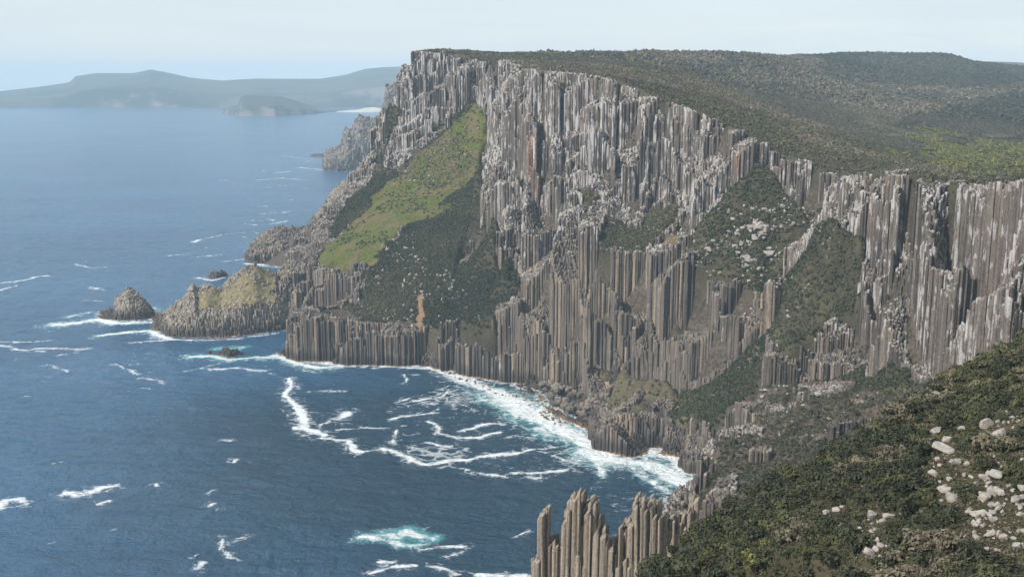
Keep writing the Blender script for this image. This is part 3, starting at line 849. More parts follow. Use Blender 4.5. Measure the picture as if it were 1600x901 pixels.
def blade_top(x, y, r, r2):
    row = np.floor(y / 4.2)
    wd = np.where(hash2(np.floor(x / 6.2), row, 2) > .2, 1.55, 3.1)
    gi = np.floor(x / wd + hash2(row, row, 3) * 0.5)
    gxc = (gi + 0.5 - hash2(row, row, 3) * 0.5) * wd
    px = 800 + F * gxc / y
    for _ in range(3):
        z = CAM_H + y * slope(np.interp(px, sx, sy))
        px, _py = proj(gxc, y, z)
    lean = np.abs(y - YB) / 11.0
    hh = hash2(gi, row, 6)
    return CAM_H + y * slope(np.interp(px, sx, sy)) + (x - gxc) * (1.0 + 1.6 * hash2(gi, row, 7)) - lean ** 4 * 8 - r * 0.8 - hash2(gi, row, 9) ** 4 * 6 - (y < YB - 4) * (hash2(gi, row, 5) > .6) * hh * 16 * sstep(YB - 3, YB - 9, y)
def blade_keep(x, y):
    w = 4.6 + 3 * (fbm(x, y, 14, 9, 2) - .5) + np.clip((x - 25) * 0.35, 0, 16)
    yy = y - YB - (x > 40) * (x - 40) * 0.7
    return (np.abs(yy) < w) & (x > 7) & (x < 60)
V, q, h, rnd, bcx, bcy, bzt = columns(0, 75, 300, 375, 1.35, 300, blade_keep, blade_top, lambda x, y, z: np.full(x.shape, -12.0), jitter=0.36, cap=(0.93, 0.06), tb=1.2, ts=1.4, gap=0.05, brk_amt=0.45)
# bowing of the long columns: shift in plan with height, the same for neighbours
V[:, 0] += 0.5 * np.sin(V[:, 2] / 31.0 + V[:, 0] / 9.0) * sstep(170, 120, V[:, 2])
n = len(bcx); NVB = len(V) // n
bpx, _ = proj(bcx, bcy, bzt)
part = np.full(n, 0)
for k, (a_, b_) in enumerate([(838, 859), (884.5, 908), (908, 958), (992.5, 1007), (1007, 1046)], 1):
    part[(bpx > a_) & (bpx <= b_)] = k
blade = bpy.data.objects.new('pinnacle_ridge', None); COL.objects.link(blade)
blade.location = (35, YB, 0)
tag(blade, 'thin ridge of tan rock columns with jagged pinnacles, nearest the camera above the sea', 'rock ridge')
PL = {1: 'leftmost thin pinnacle with slanted tip', 2: 'tall pinnacle with slanted tip', 3: 'broad pinnacle stepping down to the right', 4: 'narrow pinnacle at the middle right', 5: 'wide blunt pinnacle joining the wall'}
for k in range(0, 6):
    ids = np.where(part == k)[0]
    if not len(ids): continue
    vid = (ids[:, None] * NVB + np.arange(NVB)[None, :]).ravel()
    rm = np.full(len(V), -1); rm[vid] = np.arange(len(vid))
    sel = np.isin(q[:, 0] // NVB, ids); hs = np.isin(h[:, 0] // NVB, ids)
    VV = V[vid] - np.array(blade.location)
    o = link_mesh('rock_base' if k == 0 else 'pinnacle', VV, [rm[q[sel]], rm[h[hs]]], M_ROCK_NEAR,
                  {'rnd': rnd[vid], 'lich': np.full(len(vid), 0.3)}, parent=blade)
    if k: o['label'] = PL[k]

# ------------------------------------------------------------------ far land
def hills_material():
    m = NT("distant_hill_cover")
    pos = m.pos()
    n1 = m.noise(m.mapped(pos, (1, 1, 2)), 0.0022, 6, 0.6); n2 = m.noise(pos, 0.012, 5)
    c = m.mix(m.rng(n1, 0.4, 0.6), (0.030, 0.040, 0.030), (0.065, 0.070, 0.050))
    g = m.n('ShaderNodeNewGeometry'); sx_ = m.n('ShaderNodeSeparateXYZ'); m.l(g.outputs['Normal'], sx_.inputs[0])
    sz_ = m.n('ShaderNodeSeparateXYZ'); m.l(pos, sz_.inputs[0])
    steep = m.math('MULTIPLY', m.rng(sx_.outputs['Z'], 0.90, 0.55), m.rng(m.math('ADD', n1, m.math('MULTIPLY', n2, 0.5)), 0.70, 0.84))
    c = m.mix(m.math('MULTIPLY', steep, 0.8), c, (0.23, 0.19, 0.165))
    m.l(c, m.b.inputs['Base Color']); m.b.inputs['Roughness'].default_value = 1.0
    return m.m
M_HILL = hills_material()
def far_body(name, base, crest, depth, nu, nv, amp, seed, back):
    f, (x0, x1, y0, y1) = body(base, crest, depth, back)
    X, Y = np.meshgrid(np.linspace(x0, x1, nu), np.linspace(y0 - 60, y1, nv))
    Z = f(X, Y)
    rel = (fbm(X, Y, 900, seed, 5) - .5) * amp
    u = (Z > 0)
    Z = np.where(u, Z + rel * np.clip((Y - y0) / depth, 0, 1) * np.clip(1.25 - np.abs((Y - y0) / depth), 0.0, 1), Z)
    V = np.stack([X.ravel(), Y.ravel(), Z.ravel()], 1)
    fc = grid_faces(*X.shape); fc = fc[Z.ravel()[fc].max(1) > -25]
    used = np.unique(fc); rm = np.full(len(V), -1); rm[used] = np.arange(len(used))
    return link_mesh(name, V[used], [rm[fc]], M_HILL, smooth=True)
fh = far_body('far_hills', [(-250, 169.5), (0, 168.5), (200, 168), (400, 168), (560, 167), (800, 166)],
              [(-250, 156), (-100, 150), (0, 143), (60, 136), (108, 129), (118, 119), (150, 114), (210, 114), (235, 109), (258, 113), (300, 122), (345, 126), (400, 123), (500, 123), (540, 117), (570, 108), (600, 105), (640, 104), (800, 101)],
              1500, 500, 200, 160, 61, 1800)
tag(fh, kind='structure')
fp = far_body('far_point', [(343, 177), (375, 181.5), (430, 181.5), (490, 178), (548, 173)],
              [(343, 171), (358, 167), (372, 164), (376, 152), (382, 149), (400, 149), (440, 151), (470, 160), (500, 169), (548, 172)], 220, 260, 80, 25, 62, 300)
tag(fp, kind='structure')
def simple_mat(name, c1_, c2_, scale):
    m = NT(name); n_ = m.noise(m.pos(), scale, 5)
    m.l(m.mix(m.rng(n_, 0.35, 0.65), c1_, c2_), m.b.inputs['Base Color']); m.b.inputs['Roughness'].default_value = 0.95
    return m.m
M_SAND = simple_mat("dune_sand", (0.42, 0.37, 0.30), (0.55, 0.50, 0.43), 0.01)
f_, (x0, x1, y0, y1) = body([(520, 175.5), (560, 175.5), (600, 175.5)], [(520, 175), (548, 172), (562, 171), (570, 168.5), (585, 167.5), (600, 170)], 120, 120)
X, Y = np.meshgrid(np.linspace(x0, x1, 60), np.linspace(y0 - 10, y1, 30)); Z = f_(X, Y)
bch = link_mesh('beach', np.stack([X.ravel(), Y.ravel(), Z.ravel()], 1), [grid_faces(*X.shape)], M_SAND, smooth=True)
tag(bch, kind='structure')

# ------------------------------------------------------------------ sea
nu, nvv = 900, 1250
Yr = [-1200, -600, -200, 60, 200, 330]
yy = 420.0
while yy < 14000:
    Yr.append(yy); yy *= 1.0030
Yr = np.array(Yr)
U = np.linspace(-0.98, 0.98, nu); 
XX = U[None, :] * np.sqrt(Yr[:, None] ** 2 + 600.0 ** 2); YY = np.repeat(Yr[:, None], nu, 1)
def seg_dist(x, y, ax, ay, bx, by):
    dx, dy = bx - ax, by - ay
    t = np.clip(((x - ax) * dx + (y - ay) * dy) / (dx * dx + dy * dy + 1e-9), 0, 1)
    return np.hypot(x - ax - t * dx, y - ay - t * dy), t
foam = np.zeros_like(XX); aqua = np.zeros_like(XX); web = np.zeros_like(XX)
def foam_line(lst, w0, w1=None, st=1.0, aq=0.0):
    q = [SEA(*p) for p in lst]; w1 = w1 or w0
    n_ = len(q) - 1 or 1
    if len(q) == 1: q = q + [(q[0][0] + 1, q[0][1], 0)]
    for i in range(len(q) - 1):
        (ax, ay, _), (bx, by, _) = q[i], q[i + 1]
        w = w0 + (w1 - w0) * i / n_; R = w * 6 + 9
        m = (XX > min(ax, bx) - R) & (XX < max(ax, bx) + R) & (YY > min(ay, by) - R) & (YY < max(ay, by) + R)
        if not m.any(): continue
        x = XX[m]; y = YY[m]
        wx = x + (fbm(x, y, 16, 3, 3) - .5) * 9; wy = y + (fbm(x, y, 16, 4, 3) - .5) * 9
        d, t = seg_dist(wx, wy, ax, ay, bx, by)
        wv = w * (0.55 + 0.9 * vnoise(x, y, 22, 8))
        foam[m] = np.maximum(foam[m], st * np.exp(-(d / wv) ** 2))
        web[m] = np.maximum(web[m], st * 0.5 * np.exp(-(d / (wv * 3.0 + 2)) ** 2))
        if aq: aqua[m] = np.maximum(aqua[m], aq * np.exp(-(d / (wv * 1.9)) ** 2))
FL = [
 ([(668, 574), (700, 582), (730, 594), (775, 612)], 7, 13, 1.1, .6), ([(775, 612), (805, 634), (850, 655), (885, 672), (915, 690), (940, 712)], 17, 15, 1.15, .9),
 ([(950, 718), (1000, 722), (1035, 735), (1065, 752), (1092, 752)], 11, 12, 1.1, .8), ([(1092, 752), (1080, 772), (1058, 796), (1035, 815)], 9, 6, 1.05, .7),
 ([(985, 730), (1020, 755), (1050, 770)], 6, 6, .7, .6), ([(925, 710), (942, 730), (940, 745)], 5, 3, .8, .6),
 ([(452, 592), (456, 604), (444, 616), (462, 632), (474, 656), (482, 672), (502, 680)], 3.6, 5, 1.15), ([(482, 672), (458, 668)], 3, 2.5, 1.), ([(498, 686), (520, 686), (542, 688), (548, 700), (560, 706)], 3.6, 3.5, 1.1), ([(560, 706), (590, 702)], 1.3),
 ([(530, 655), (540, 645)], 7, 6, 1.0), ([(500, 664), (525, 652)], 1.5), ([(526, 672), (550, 670), (586, 668), (630, 666)], 1.6, 1.2, .9),
 ([(598, 700), (622, 708), (662, 724), (694, 720), (730, 716), (770, 712), (830, 702), (866, 700)], 4.0, 2.0, 1.0), ([(612, 690), (618, 670)], 1.5),
 ([(710, 728), (750, 738), (790, 746)], 1.8, 1.4), ([(802, 740), (850, 738), (886, 734)], 2.6, 3.0), ([(818, 745), (836, 747)], 2),
 ([(610, 654), (650, 648), (674, 644)], 2.8, 2.2), ([(650, 626), (686, 620), (702, 610)], 2.6, 2.), ([(616, 630), (640, 622)], 1.5), ([(660, 633), (682, 632)], 2), ([(670, 658), (694, 678), (722, 684), (750, 682), (782, 674)], 2.8, 2.2),
 ([(726, 672), (754, 662), (790, 662)], 2.6, 2.4), ([(790, 684), (802, 680), (830, 682)], 1.6), ([(664, 692), (698, 698)], 2.6), ([(720, 634), (745, 642)], 1.4), ([(810, 700), (850, 706), (895, 722)], 2.2, 1.6, .9), ([(870, 706), (905, 720), (890, 728)], 1.8, 1.6, .8),
 ([(630, 600), (635, 585), (650, 586)], 1.2), ([(490, 612), (515, 610)], 1.2), ([(700, 590), (720, 600), (740, 600)], 1.3, 1.2, .9), ([(680, 640), (720, 640), (760, 648)], 1.3, 1.2, .8),
 ([(562, 840), (600, 843), (625, 848)], 5, 4, .86, .8), ([(610, 836), (640, 832), (672, 840)], 5.5, 4, .84, 1.1), ([(625, 850), (655, 850)], 3, 3, .75, .9),
 ([(650, 858), (694, 854), (722, 852)], 1.5), ([(574, 894), (614, 888), (654, 884)], 1.8, 1.5), ([(674, 886), (696, 888), (716, 898)], 2.2), ([(700, 870), (722, 860)], 1.2), ([(590, 878), (618, 880)], 1.2), ([(740, 898), (780, 900), (836, 899)], 2.5, 3),
 ([(810, 842), (820, 832), (832, 828)], 1.0), ([(325, 578), (370, 575), (420, 580)], 2.2, 1.6, 1.1), ([(360, 565), (320, 574), (270, 584)], 1.5, 1.2, .8),
 ([(300, 558), (330, 556), (360, 562), (400, 558), (420, 560)], 6, 5, .95, 1.0), ([(340, 545), (385, 542)], 5, 5, .55, 1.1), ([(430, 556), (470, 570), (500, 574), (530, 572)], 7, 4, 1.1, .9), ([(530, 573), (600, 574), (650, 576)], 2.4, 2.4, .9, .5), ([(455, 540), (462, 515), (468, 512)], 3.5, 3, .9, .5),
 ([(85, 508), (120, 505), (150, 500), (180, 505), (235, 503)], 8, 4, 1.15, .9), ([(110, 495), (140, 488)], 6, 5, .75, .7), ([(155, 524), (200, 519), (235, 518), (262, 529)], 6, 6, 1.0, .7), ([(262, 530), (300, 532), (380, 528), (440, 520)], 3, 1.4, .95, .4), ([(208, 535), (240, 532), (270, 531)], 3.5, 3, .9, .5), ([(240, 480), (252, 486)], 4, 4, .75, 1.),
 ([(385, 412), (420, 414), (450, 410)], 5, 4, 1.0, .3), ([(312, 434), (335, 438), (350, 434)], 5, 4, 1.0, .3), ([(430, 430), (445, 427)], 4, 3, .9, .3), ([(350, 408), (385, 405)], 4, 3, .8),
 ([(0, 533), (40, 534), (84, 532)], 1.9, 1.9), ([(0, 540), (27, 547), (71, 544), (138, 545)], 1.9, 1.7), ([(76, 571), (92, 574), (107, 581)], 2.4, 3), ([(178, 569), (200, 576), (218, 584)], 1.7), ([(222, 589), (240, 594), (258, 598)], 2, 2.2),
 ([(0, 793), (10, 782), (30, 778), (44, 787)], 4, 3.5, .95), ([(100, 771), (133, 769), (178, 760)], 3.6, 2.2, .98), ([(157, 787), (171, 780)], 1.6), ([(350, 688), (361, 688)], 1.6), ([(370, 722), (373, 718)], 2.2), ([(332, 790), (336, 787)], 2.4), ([(328, 772), (334, 769)], 1.6), ([(247, 758), (248, 755)], 1.8),
 ([(345, 842), (352, 856), (356, 874)], 2.6, 2.4, .9), ([(369, 840), (391, 834)], 1.3), ([(311, 888), (322, 878)], 2.2, 2, .9), ([(22, 440), (75, 430)], 3, 2.4), ([(0, 453), (28, 446)], 2.4), ([(118, 412), (140, 418), (165, 418)], 3.5, 3, .75), ([(0, 380 + 62), (20, 440)], 2),
 ([(135, 448), (165, 452)], 2), ([(130, 470), (160, 471)], 2), ([(510, 612), (540, 612)], 1.0), ([(90, 555), (125, 548)], 1.4), ([(40, 548), (75, 548)], 1.4), ([(300, 378), (340, 368), (380, 364)], 3, 3, .7), ([(308, 402), (350, 398)], 2.5, 2, .7), ([(260, 400), (300, 396)], 2),
 ([(400, 282), (440, 278), (480, 282)], 4, 4, .95), ([(440, 243), (475, 248), (510, 250)], 5, 4, .8), ([(430, 270), (455, 268)], 4), ([(405, 334), (440, 332), (455, 330)], 4, 3, .9), ([(405, 323), (420, 322)], 4), ([(470, 262), (510, 266)], 6, 5, .9), ([(420, 350), (450, 345)], 3), ([(305, 378), (312, 374)], 4)]
for it in FL: foam_line(*it)
rs = np.random.default_rng(5)
for _ in range(70):
    px = rs.uniform(300, 515); py = rs.uniform(225, 400)
    if px > 515 - (py - 225) * 0.55: continue
    L = rs.uniform(6, 26)
    foam_line([(px, py), (px + L, py + rs.uniform(-2, 2))], rs.uniform(1.6, 3.4), None, rs.uniform(.5, .85))
for _ in range(45):
    px = rs.uniform(0, 420); py = rs.uniform(400, 620) if rs.random() < .7 else rs.uniform(600, 900)
    L = rs.uniform(5, 20)
    foam_line([(px, py), (px + L, py + rs.uniform(-2, 1))], rs.uniform(0.7, 1.4), None, rs.uniform(.5, .85))
# breaking water along every shore
ins = (XX > GX0) & (XX < GX0 + GD * GNX) & (YY < GY0 + GD * GNY) & (YY > GY0)
LM = (HZ > -3).astype(float)
for fb in (fA, fB):
    LM = np.maximum(LM, (fb(GXX, np.maximum(GYY, 1)) > -2) * 1.0)
near = blur(LM, 22)
shf = bil(near, GX0, GY0, GD, XX, YY) * ins
foam = np.maximum(foam, np.clip(shf * 1.5, 0, 1) * (0.35 + 0.55 * fbm(XX, YY, 40, 71, 2)) * 1.15)
# loose web of foam inside the cove
sxp, syp = proj(XX, YY, 0 * XX)
bay = in_poly(sxp, syp, [(600, 640), (700, 600), (780, 620), (860, 670), (940, 720), (1040, 740), (1060, 800), (960, 850), (900, 760), (760, 750), (640, 720)])
foam_web = blur(bay * 1.0, 6) * (0.27 + 0.42 * sstep(.42, .64, fbm(XX, YY, 60, 81, 3)))
cove = sstep(430, 190, np.hypot((XX - 95) / 1.15, YY - 745) + (fbm(XX, YY, 120, 7, 3) - .5) * 160)  # mask for water painted darker where the cliffs' reflection hides the sky
web2 = in_poly(sxp, syp, [(0, 500), (160, 470), (450, 540), (440, 580), (250, 620), (0, 600)])
foam_web = np.maximum(web, foam_web); foam_web = np.maximum(foam_web, blur(web2 * 1.0, 4) * 0.25 * sstep(.45, .65, fbm(XX, YY, 60, 82, 3)))
far_f = np.clip(2600.0 / np.maximum(YY, 100), 0, 1)
th = 0
ZS = ((fbm(XX * 0.8 + YY * 0.25, YY * 1.6, 34, 90, 3) - .5) * 1.9 + (vnoise(XX + YY * .4, YY * 1.9, 11, 95) - .5) * 0.5) * np.clip(1500 / np.maximum(YY, 100), 0, 1)
ZS += foam * (fbm(XX, YY, 7, 96, 3) - .3) * 1.2

def sea_material():
    m = NT("sea_water")
    pos = m.pos()
    fo = m.attr('foam'); aq = m.attr('aqua'); wb = m.attr('web')
    n1 = m.noise(m.mapped(pos, (1, 1, 1)), 0.14, 6, 0.62, 0.8)
    n2 = m.noise(pos, 0.7, 4, 0.7)
    vo = m.n('ShaderNodeTexVoronoi', feature='DISTANCE_TO_EDGE'); vo.inputs['Scale'].default_value = 0.085
    # distort the web
    nd = m.n('ShaderNodeTexNoise'); nd.inputs['Scale'].default_value = 0.06; nd.inputs['Detail'].default_value = 5; m.l(pos, nd.inputs['Vector'])
    vm = m.n('ShaderNodeVectorMath', operation='SCALE'); vm.inputs['Scale'].default_value = 26.0; m.l(nd.outputs['Color'], vm.inputs[0])
    va = m.n('ShaderNodeVectorMath', operation='ADD'); m.l(pos, va.inputs[0]); m.l(vm.outputs[0], va.inputs[1])
    m.l(m.mapped(va.outputs[0], (0.7, 1.5, 1)), vo.inputs['Vector'])
    lace = m.rng(vo.outputs['Distance'], 0.16, 0.0)
    a1 = m.math('ADD', fo, m.math('MULTIPLY', m.math('SUBTRACT', m.math('ADD', m.math('MULTIPLY', n1, 0.7), m.math('MULTIPLY', n2, 0.3)), 0.5), 2.6))
    f1 = m.math('MULTIPLY', m.rng(a1, 0.30, 0.98), m.rng(fo, 0.05, 0.5))
    f2 = m.math('MULTIPLY', lace, m.rng(m.math('ADD', wb, m.math('MULTIPLY', m.math('SUBTRACT', n1, 0.5), 1.2)), 0.30, 0.60))
    f2 = m.math('MULTIPLY', f2, m.rng(m.math('ADD', wb, fo), 0.05, 0.25))
    fm = m.math('MAXIMUM', f1, m.math('MULTIPLY', f2, 0.6))
    big = m.noise(m.mapped(pos, (0.5, 1, 1)), 0.004, 3)
    wc = m.mix(m.rng(big, 0.4, 0.62), (0.028, 0.095, 0.185), (0.042, 0.125, 0.235))
    wc = m.mix(m.math('MULTIPLY', m.attr('cove'), 0.75), wc, (0.008, 0.036, 0.056))  # dark reflection of the cliffs put into the water colour
    wc = m.mix(m.rng(m.math('ADD', aq, m.math('MULTIPLY', m.math('SUBTRACT', n1, .5), 0.9)), 0.25, 0.9, 0, 0.85), wc, (0.10, 0.34, 0.37))
    c = m.mix(fm, wc, (0.80, 0.83, 0.84))
    m.l(c, m.b.inputs['Base Color'])
    m.l(m.rng(fm, 0, 1, 0.17, 0.8), m.b.inputs['Roughness'])
    m.b.inputs['IOR'].default_value = 1.333
    # wind chop
    w1 = m.noise(m.mapped(pos, (0.85, 1.15, 1)), 0.25, 5, 0.66, 0.3); w2 = m.noise(m.mapped(pos, (0.8, 1.2, 1)), 1.1, 4, 0.6)
    w0 = m.noise(m.mapped(pos, (0.8, 1.25, 1)), 0.06, 5, 0.62, 0.4)
    h = m.math('ADD', m.math('MULTIPLY', w0, 8.0), m.math('ADD', m.math('MULTIPLY', w1, 3.4), m.math('MULTIPLY', w2, 0.5)))
    h = m.math('ADD', h, m.math('MULTIPLY', fm, 0.25))
    m.bump(h, 1.0, 1.0)
    return m.m
V = np.stack([XX.ravel(), YY.ravel(), ZS.ravel()], 1)
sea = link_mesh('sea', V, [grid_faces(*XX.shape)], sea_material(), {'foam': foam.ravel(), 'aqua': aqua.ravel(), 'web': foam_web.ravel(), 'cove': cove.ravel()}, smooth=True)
tag(sea, kind='structure')

# ------------------------------------------------------------------ shrubs
def crown(nq, leaf, seed, grey=0.0, tint=0.4, flat=0.62, lobes=5):
    """unit shrub (radius about 1, base at z = 0): leaf sprays on several lobes with a ragged outline"""
    r = np.random.default_rng(seed)
    lc = np.stack([r.uniform(-.5, .5, lobes), r.uniform(-.5, .5, lobes), r.uniform(0.3, 0.62, lobes) * flat / 0.62], 1)
    lr = r.uniform(0.34, 0.62, lobes)
    li = r.integers(0, lobes, nq)
    d = r.normal(size=(nq, 3)); d /= np.linalg.norm(d, axis=1)[:, None]; d[:, 2] = np.where(d[:, 2] < -0.25, -d[:, 2], d[:, 2])
    rad = lr[li] * r.uniform(0.62, 1.12, nq)
    c = lc[li] + d * rad[:, None] * np.array([1, 1, flat * 1.25])
    nrm = d + r.normal(size=(nq, 3)) * 0.55; nrm /= np.linalg.norm(nrm, axis=1)[:, None]
    a = np.cross(nrm, r.normal(size=(nq, 3))); a /= np.linalg.norm(a, axis=1)[:, None]
    b = np.cross(nrm, a)
    s = leaf * r.uniform(0.6, 1.4, nq)[:, None]
    V = np.stack([c - a * s - b * s * .6, c + a * s - b * s * .45, c + a * s * .8 + b * s * .6, c - a * s * .7 + b * s * .5], 1).reshape(-1, 3)
    V[:, 2] = np.maximum(V[:, 2], -0.1)
    lf = np.clip(0.35 * r.random(nq) + 0.5 * r.random(lobes)[li] + 0.15 * r.random(), 0, 1)
    return V, np.repeat(lf, 4), nq
def crown_tri(n, seed, size=0.55):
    r = np.random.default_rng(seed)
    d = r.normal(size=(n, 3)); d /= np.linalg.norm(d, axis=1)[:, None]; d[:, 2] = np.abs(d[:, 2])
    c = d * r.uniform(.45, .85, n)[:, None] * np.array([1, 1, .75]) + [0, 0, .12]
    nrm = d + r.normal(size=(n, 3)) * .4; nrm /= np.linalg.norm(nrm, axis=1)[:, None]
    a = np.cross(nrm, r.normal(size=(n, 3))); a /= np.linalg.norm(a, axis=1)[:, None]; b = np.cross(nrm, a)
    s = size * r.uniform(.6, 1.3, n)[:, None]
    V = np.stack([c - a * s, c + a * s * .9 - b * s * .5, c + b * s], 1).reshape(-1, 3)
    return V, np.repeat(r.random(n), 3)

def scatter(name, P_, R_, tint, grey, templates, k, parts_label=None, kind='stuff'):
    """one joined mesh of many shrubs. templates: (verts, leafattr, n_faces); k verts per face"""
    vs = []; lf = []; ti = []; gr = []
    T = rng.integers(0, len(templates), len(P_))
    ang = rng.uniform(0, 2 * math.pi, len(P_))
    for t, tp in enumerate(templates):
        m = T == t
        if not m.any(): continue
        Vt = tp[0]; n = len(Vt)
        c = np.cos(ang[m])[:, None]; s = np.sin(ang[m])[:, None]; R = R_[m][:, None]
        X = (Vt[None, :, 0] * c - Vt[None, :, 1] * s) * R + P_[m][:, 0:1]
        Y = (Vt[None, :, 0] * s + Vt[None, :, 1] * c) * R + P_[m][:, 1:2]
        Z = Vt[None, :, 2] * R * rng.uniform(.8, 1.25, (m.sum(), 1)) + P_[m][:, 2:3]
        vs.append(np.stack([X, Y, Z], 2).reshape(-1, 3)); lf.append(np.tile(tp[1], m.sum()))
        ti.append(np.repeat(tint[m], n)); gr.append(np.repeat(grey[m], n))
    V = np.concatenate(vs); fc = np.arange(len(V)).reshape(-1, k)
    o = link_mesh(name, V, [fc], M_LEAF, {'leaf': np.concatenate(lf), 'tint': np.concatenate(ti), 'grey': np.concatenate(gr)})
    if kind: tag(o, kind=kind)
    return o

def jgrid(x0, x1, y0, y1, sp, seed):
    r = np.random.default_rng(seed)
    X, Y = np.meshgrid(np.arange(x0, x1, sp), np.arange(y0, y1, sp))
    X = X.ravel() + r.uniform(-.5, .5, X.size) * sp; Y = Y.ravel() + r.uniform(-.5, .5, Y.size) * sp
    return X, Y

def in_view(x, y, z, mg=40):
    px, py = proj(x, y, z)
    return (px > -mg) & (px < 1600 + mg) & (py > -mg) & (py < 901 + mg)

def march_visible(x, y, z, n=40, lift=1.5):
    v = np.ones(len(x), bool)
    for t in np.linspace(0.04, 0.97, n):
        xx, yy, zz = x * t, y * t, CAM_H + (z + lift - CAM_H) * t
        v &= HALL(xx, yy) < zz + 0.5
    return v
# slopes and plateau -----------------------------------------------
MID_T = [crown_tri(26, 600 + i, 0.42) + (26,) for i in range(6)]
FAR_T = [crown_tri(11, 620 + i, 0.62) + (11,) for i in range(6)]
def plant(name, x0, x1, y0, y1, sp, seed, rmin, rmax, T, keep, tintf=None, cull=True):
    X, Y = jgrid(x0, x1, y0, y1, sp, seed)
    Z = HALL(X, Y)
    k = in_view(X, Y, Z) & (Z > 2)
    X, Y, Z = X[k], Y[k], Z[k]
    k = keep(X, Y, Z); X, Y, Z = X[k], Y[k], Z[k]
    if cull:
        k = march_visible(X, Y, Z, 50, 5); X, Y, Z = X[k], Y[k], Z[k]
    r_ = rng.random(len(X))
    R = rmin + (rmax - rmin) * r_ ** 1.6
    patch = fbm(X, Y, 45, seed + 3, 4)
    tint = np.clip(0.12 + 0.25 * rng.random(len(X)) + (patch - .5) * .6, 0, 1)
    grey = np.clip((fbm(X, Y, 70, seed + 8, 4) - .47) * 3.0 + (rng.random(len(X)) - .5) * .4, 0, .8)
    px, py = proj(X, Y, Z)
    if tintf: tint, grey = tintf(px, py, tint, grey, X, Y)
    print(name, len(X))
    return scatter(name, np.stack([X, Y, Z - .2], 1), R, tint, grey, T, 3)
def k_scrub(x, y, z):
    g, s, spz, rk, px, py = zones(x, y, z)
    return s & (y > 330) & (y < 1500) & ~((slw(x, y) < 0.8) & (z > 150)) & (hash2(np.floor(x * 9), np.floor(y * 9), 3) < 0.55 + 0.4 * slp(x, y))
def t_scrub(px, py, t, g, X, Y): return np.clip(t - 0.06, 0, 1), g * 0.45
plant('cliff_scrub', -300, 330, 330, 1480, 1.55, 700, 1.1, 2.6, MID_T, k_scrub, t_scrub)
def k_sparse(x, y, z):
    g, s, spz, rk, px, py = zones(x, y, z)
    dens = np.where(y < 620, .85, .30) * np.where(in_poly(px, py, [(905, 565), (1060, 575), (1095, 640), (1045, 660), (940, 650), (900, 610)]), .6, 1)
    return (spz | (g & (fbm(x, y, 30, 44, 4) > .53))) & (hash2(np.floor(x * 3), np.floor(y * 3), 9) < dens)
def t_sp(px, py, t, g, X, Y): return np.where(Y < 640, t * .35, t), np.where(Y < 640, .10 + .22 * g, g)
plant('slope_scrub', -300, 330, 330, 1480, 1.9, 710, .6, 2.0, MID_T, k_sparse, t_sp)
def k_rockveg(x, y, z):
    g, s, spz, rk, px, py = zones(x, y, z)
    low = in_poly(px, py, [(820, 430), (920, 390), (1060, 400), (1230, 470), (1060, 650), (1110, 760), (900, 700), (820, 610)])
    west = px < 640
    return rk & ~low & (fbm(x, y, 22, 55, 4) > np.where(west, .47, .54)) & (z > 25) & ((slp(x, y) < 2.6) | (hash2(np.floor(x), np.floor(y), 5) < .3) | west)
def k_plateau(x, y, z):
    g, s, spz, rk, px, py = zones(x, y, z)
    return (y > 480) & (z > 140) & (slw(x, y) < 0.85)
def t_plat(px, py, t, g, X, Y):
    yel = in_poly(px + (vnoise(X, Y, 40, 3) - .5) * 90, py + (vnoise(X, Y, 40, 4) - .5) * 26, [(1400, 205), (1500, 215), (1640, 222), (1640, 285), (1560, 268), (1480, 255), (1420, 235)])
    big = fbm(X * .6, Y * .35, 90, 15, 4)
    t = np.clip(t + (fbm(X, Y * .5, 60, 25, 4) - .5) * 1.0, 0, 1)
    g = np.clip(g + (big - .48) * 2.6, 0, .95)
    beyond = in_poly(px + (vnoise(X, Y, 60, 13) - .5) * 60, py, [(1000, 97), (1160, 150), (1300, 212), (1440, 258), (1600, 288), (1700, 288), (1700, 60), (1000, 60)])
    dark = in_poly(px + (vnoise(X, Y, 60, 14) - .5) * 60, py + (vnoise(X, Y, 60, 15) - .5) * 16, [(1400, 196), (1500, 165), (1700, 130), (1700, 215), (1500, 215)]) | in_poly(px + (vnoise(X, Y, 80, 16) - .5) * 60, py, [(1250, 82), (1500, 84), (1700, 120), (1500, 140), (1330, 130)])  # first outline: valley shadow painted into the shrub tint
    t = np.where(beyond, t * .6, t + .12); g = np.where(beyond, np.clip(g * .8 + .12, 0, 1), g * .8 + .1)
    t = np.where(dark, t * .5, t); g = np.where(dark, g * .35, g)
    t = np.where(yel & (vnoise(X, Y, 11, 6) > .3), np.clip(t * .3 + 0.80, 0, 1), t)
    return t, np.where(yel, g * .1, np.clip(g + np.where(dark, .05, .25), 0, .92))
plant('plateau_heath', -300, 920, 480, 1690, 3.3, 720, 1.0, 2.4, FAR_T, k_plateau, t_plat, cull=True)
def k_far(x, y, z): return ((x > 915) | (y > 1690)) & (z > 100)
plant('far_woodland', -300, 1900, 1000, 3300, 7.5, 730, 3.0, 6.0, FAR_T, k_far, t_plat)
plant('ledge_scrub', -300, 420, 430, 1480, 2.6, 740, .7, 2.0, MID_T, k_rockveg, t_scrub)

